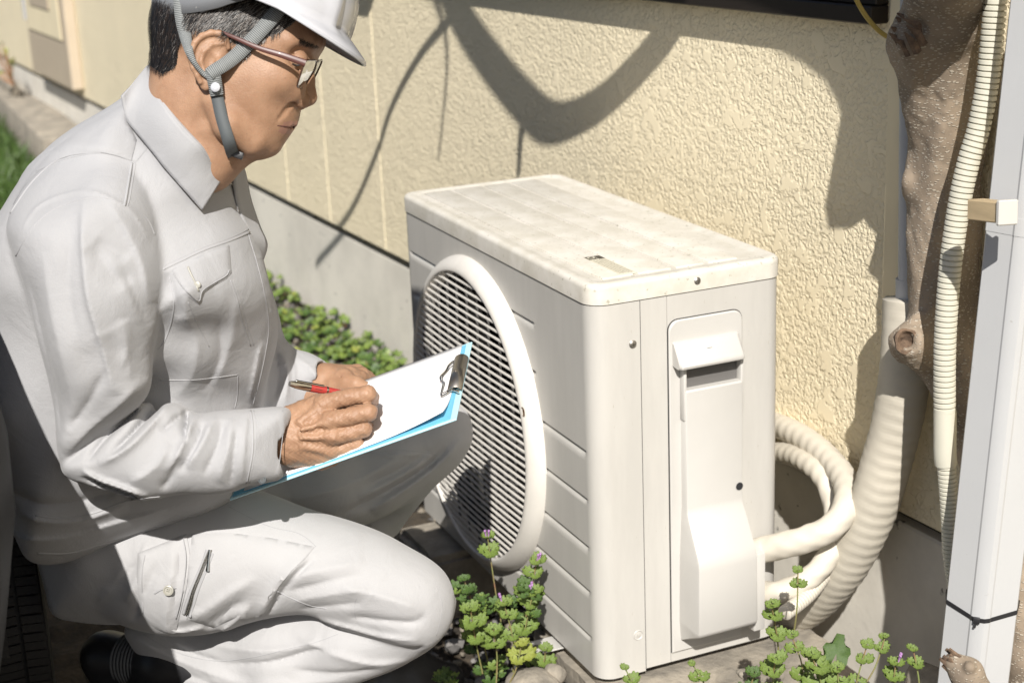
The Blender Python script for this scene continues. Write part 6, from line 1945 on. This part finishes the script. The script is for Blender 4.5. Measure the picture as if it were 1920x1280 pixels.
    # thigh zip
    zp = catmull([(394, 1032), (386, 1050), (374, 1080), (362, 1110), (356, 1134), (350, 1152)], 14)
    V = []; F = []
    for i, (x, y) in enumerate(zp):
        q = surf(KT, x, y, .0050)
        if q is None: continue
        for dx in (-.0015, .0015):
            vv, ff = rbox((-.0012, -.0006, -.0008), (.0012, .0006, .0010), .0003, 1); b = len(V)
            V += [q + np.array([p[0] + dx, p[1] + (.0006 if dx > 0 else 0), p[2]]) for p in vv]; F += [tuple(k + b for k in g_) for g_ in ff]
    if V: mkc('zip_teeth', V, F, M['chrome'])
    seam('zip_tape', [(389, 1030), (378, 1060), (362, 1096), (350, 1130), (344, 1150)], KT, .0022, .0030, 'seam'); seam('zip_tape', [(400, 1036), (390, 1062), (374, 1100), (363, 1134), (356, 1156)], KT, .0022, .0030, 'seam')
    q0, q1 = surf(KT, 393, 1030, .0072), surf(KT, 389, 1070, .0075)
    if q0 is not None and q1 is not None:
        v, f = tube([q0, (q0 + q1) / 2 + [0, 0, .001], q1], [.0018, .0015, .0026], 8); mkc('zip_pull', v, f, M['chrome'])
    T([(268, 1188), (330, 1222), (400, 1238), (470, 1232), (540, 1216), (590, 1204), (634, 1188)], r=.0007)
    T([(818, 1098), (828, 1130), (826, 1160), (818, 1190)], r=.0006)
    T([(690, 1170), (668, 1160), (666, 1130), (670, 1120)], r=.0005)
    T([(520, 1108), (545, 1120), (580, 1134), (612, 1140)], r=.0010)
    T([(690, 850), (740, 844), (790, 847), (815, 852), (824, 864)], r=.0006)
clothes_details()

# ---------------- feet
def shoe(name, ank, heel, toe, label, ribs=True):
    pts = np.array([ank, heel, toe]); v = Vol(pts.min(0) - .1, pts.max(0) + .1, .004)
    ank, heel, toe = map(np.array, (ank, heel, toe)); ball = heel + (toe - heel) * .68
    v.cone(ank + (ank - heel) * .4, ank, .036, .040); v.cone(ank, heel, .040, .034, .02); v.cone(heel, ball, .034, .043, .02); v.cone(ank, ball, .036, .036, .03); v.cone(ball, toe, .043, .030, .02)
    V, F = v.mesh(); t = thing(name, label, 'shoe', tuple(toe))
    mk('upper', V, F, M['shoe'], t, sharp=0)
    V = []
    for k, s in enumerate(np.linspace(.0, .078, 13)):
        if not ribs: break
        c = ank + (heel - ank) / np.linalg.norm(heel - ank) * s
        ax = (heel - ank) / np.linalg.norm(heel - ank); u = np.cross(ax, [0, 0, 1.0]); u /= np.linalg.norm(u); w = np.cross(ax, u)
        P = [c + (u * math.cos(a) + w * math.sin(a)) * (.0408 - .0055 * s / .09) for a in np.linspace(0, 2 * math.pi, 30)]
        vv, ff = tube(P, .0021, 6, caps=False); mk('rib', vv, ff, M['shoe_rib'], t, sharp=0)
    return t
M['shoe_rib'] = mat('ribbed_black_knit', (0.10, 0.105, 0.11), .6)
an = at(318, 1244, 2.27); he = at(200, 1230, 2.32); to = he + np.array([.06, .05, 0]); to[2] = GZ + .034
shoe('shoe', an, he, to, 'black work shoe with a ribbed ankle under the crouching man')
an = at(690, 1080, 2.50); he = an + np.array([-.01, -.05, -.04]); he[2] = GZ + .06; to = he + np.array([.02, .17, 0]); to[2] = GZ + .035; an[2] = max(an[2], GZ + .13)
shoe('shoe', an, he, to, 'black shoe flat on the ground under the raised far knee', False)

# ---------------- parked car at the left edge
def car():
    body = mat('dark_car_paint', (0.008, 0.0075, 0.007), .55, spec=.12)
    gl = mat('car_glass', (.02, .022, .025), .05); rub = mat('tyre_rubber', (.022, .021, .021), .75, bump=.4, bscale=200)
    rimm = mat('alloy', (.35, .35, .36), .3, metal=.9); lampm = mat('lamp_glass', (.5, .5, .52), .1)
    def W(u, z, d):  # point at lateral u, world height z, depth d
        v = (z - CAM[2] - CR[2, 0] * u + CR[2, 2] * d) / CR[2, 1]
        return CAM + CR @ np.array([u, v, -d])
    base = lambda d: -.562 - .24 * (min(d, 1.7) - 1.6) - .42 * max(0, d - 1.7)
    t = thing('parked_car', 'dark car parked at the left edge whose shadow falls on the crouching man', 'car', tuple(W(base(2.1) - .8, GZ, 2.1)))
    zs = [.08, .2, .32, .44, .54, .62, .68, .74, .80, .87, .93, .965]
    ws = [-.03, .0, .018, .034, .043, .034, .006, -.022, -.045, -.08, -.14, -.25]
    zs += [.975, .980]; ws += [-.8, -1.45]
    ds = list(np.linspace(1.36, 3.6, 52)); wc, wr = 2.20, .345
    V = []; F = []
    def floorz(d, w):
        q = (d - wc) / 1.04
        return GZ + .30 + math.sqrt(max(wr * wr - q * q, 0)) if abs(q) < wr else -9
    for d in ds:
        e = max(0, 1 - (d - 1.36) / .16); pull = .16 * e ** 2.2
        for z, w in zip(zs, ws):
            fz = floorz(d, w); zz = max(z, fz) if w > -.2 else z
            V.append(W(base(d) + w - pull, zz, d))
    n = len(zs)
    for i in range(len(ds) - 1):
        for j in range(n - 1): F.append((i * n + j, i * n + j + 1, (i + 1) * n + j + 1, (i + 1) * n + j))
    o = mk('body', V, F, body, t, sharp=50); so_ = o.modifiers.new('t', 'SOLIDIFY'); so_.thickness = .004
    # front face, lamps, cabin
    V = [W(base(1.36) + w - .16, z, 1.36) for z, w in zip(zs, ws)] + [W(base(1.36) - 1.45, z, 1.36) for z in zs]
    mk('front_panel', V, [(j, j + 1, n + j + 1, n + j) for j in range(n - 1)], body, t, sharp=50)
    v, f = rbox((base(1.36) - .42, .62, 1.165), (base(1.36) - .20, .74, 1.179), .004, 2); mk('headlight', [W(p[0], p[1], p[2]) for p in v], f, lampm, t)
    V = []; F = []
    cab = [(2.45, .97), (3.0, 1.38), (3.6, 1.42)]
    for d, z in cab: V += [W(base(d) - .14, .97, d), W(base(d) - .26, z, d), W(base(d) - 1.3, z, d)]
    for i in range(2): b = i * 3; F += [(b, b + 1, b + 4, b + 3), (b + 1, b + 2, b + 5, b + 4)]
    F.append((0, 1, 2))
    mk('window', V, F, gl, t, smooth=False)
    # wheel with tread blocks, steered a little outwards
    P1 = at(40, 900, 2.25); P2 = at(104, 1280, 2.05)
    h = P2 - P1; h[2] = 0; h /= np.linalg.norm(h); ax = np.cross(h, [0, 0, 1.0])
    if ax @ CR[:, 0] < 0: ax = -ax
    R = .305; C = P1 - h * .0 ; C = np.array([P1[0], P1[1], GZ + R]) - h * (-(math.sqrt(max(R * R - (P1[2] - GZ - R) ** 2, 0)))) * -1
    C = np.array([P1[0], P1[1], 0]) - h * math.sqrt(max(R * R - (P1[2] - GZ - R) ** 2, 1e-6)); C[2] = GZ + R
    Wd = .19; C = C - ax * (Wd / 2 - .004)
    w = bpy.data.objects.new('wheel', None); COL.objects.link(w); w.parent = t; w.location = Vector(C) - t.location
    prof = [(-.095, .19), (-.1, .24), (-.095, .28), (-.078, .293), (0, .296), (.078, .293), (.095, .28), (.1, .24), (.095, .19)]
    V = []; F = []; k = 72
    for (x, r) in prof:
        for j in range(k): a = 2 * math.pi * j / k; V.append(C + ax * x + (h * math.cos(a) + np.array([0, 0, 1.0]) * math.sin(a)) * r)
    for i in range(len(prof) - 1):
        for j in range(k): F.append((i * k + j, i * k + (j + 1) % k, (i + 1) * k + (j + 1) % k, (i + 1) * k + j))
    mk('tyre', V, F, rub, w, sharp=30)
    V = []; F = []
    for c_, (x0, x1) in enumerate([(-.088, -.062), (-.056, -.022), (-.016, .016), (.022, .056), (.062, .092)]):
        for j in range(66):
            a0 = 2 * math.pi * (j + (.5 if c_ % 2 else 0)) / 66; 
            for sub in (0, 1):
                b0 = a0 + sub * .045; b1 = b0 + .040
                b = len(V)
                for rr in (.290, .3045 - (.004 if c_ in (0, 4) else 0)):
                    for (x, a) in ((x0, b0), (x1, b0 + .008 * (1 if c_ % 2 else -1)), (x1, b1 + .008 * (1 if c_ % 2 else -1)), (x0, b1)):
                        V.append(C + ax * x + (h * math.cos(a) + np.array([0, 0, 1.0]) * math.sin(a)) * rr)
                F += [(b + 4, b + 5, b + 6, b + 7)] + [(b + q, b + (q + 1) % 4, b + 4 + (q + 1) % 4, b + 4 + q) for q in range(4)]
    tag(mk('tread_blocks', V, F, rub, w, smooth=False), kind='stuff')
    V = []; F = []
    for (x, r) in [(.06, .19), (.05, .17), (.04, .06), (.05, .001)]:
        for j in range(40): a = 2 * math.pi * j / 40; V.append(C + ax * x + (h * math.cos(a) + np.array([0, 0, 1.0]) * math.sin(a)) * r)
    for i in range(3):
        for j in range(40): F.append((i * 40 + j, i * 40 + (j + 1) % 40, (i + 1) * 40 + (j + 1) % 40, (i + 1) * 40 + j))
    mk('rim', V, F, rimm, w)
    # dark wheel housing
    V = []; F = []
    for x in (-.22, .04):
        for j in range(25): a = math.pi * j / 24; V.append(C + ax * x + (h * math.cos(a) + np.array([0, 0, 1.0]) * math.sin(a)) * .37)
    F = [(j, j + 1, 26 + j, 25 + j) for j in range(24)]
    mk('wheel_housing', V, F, rub, t)
car()
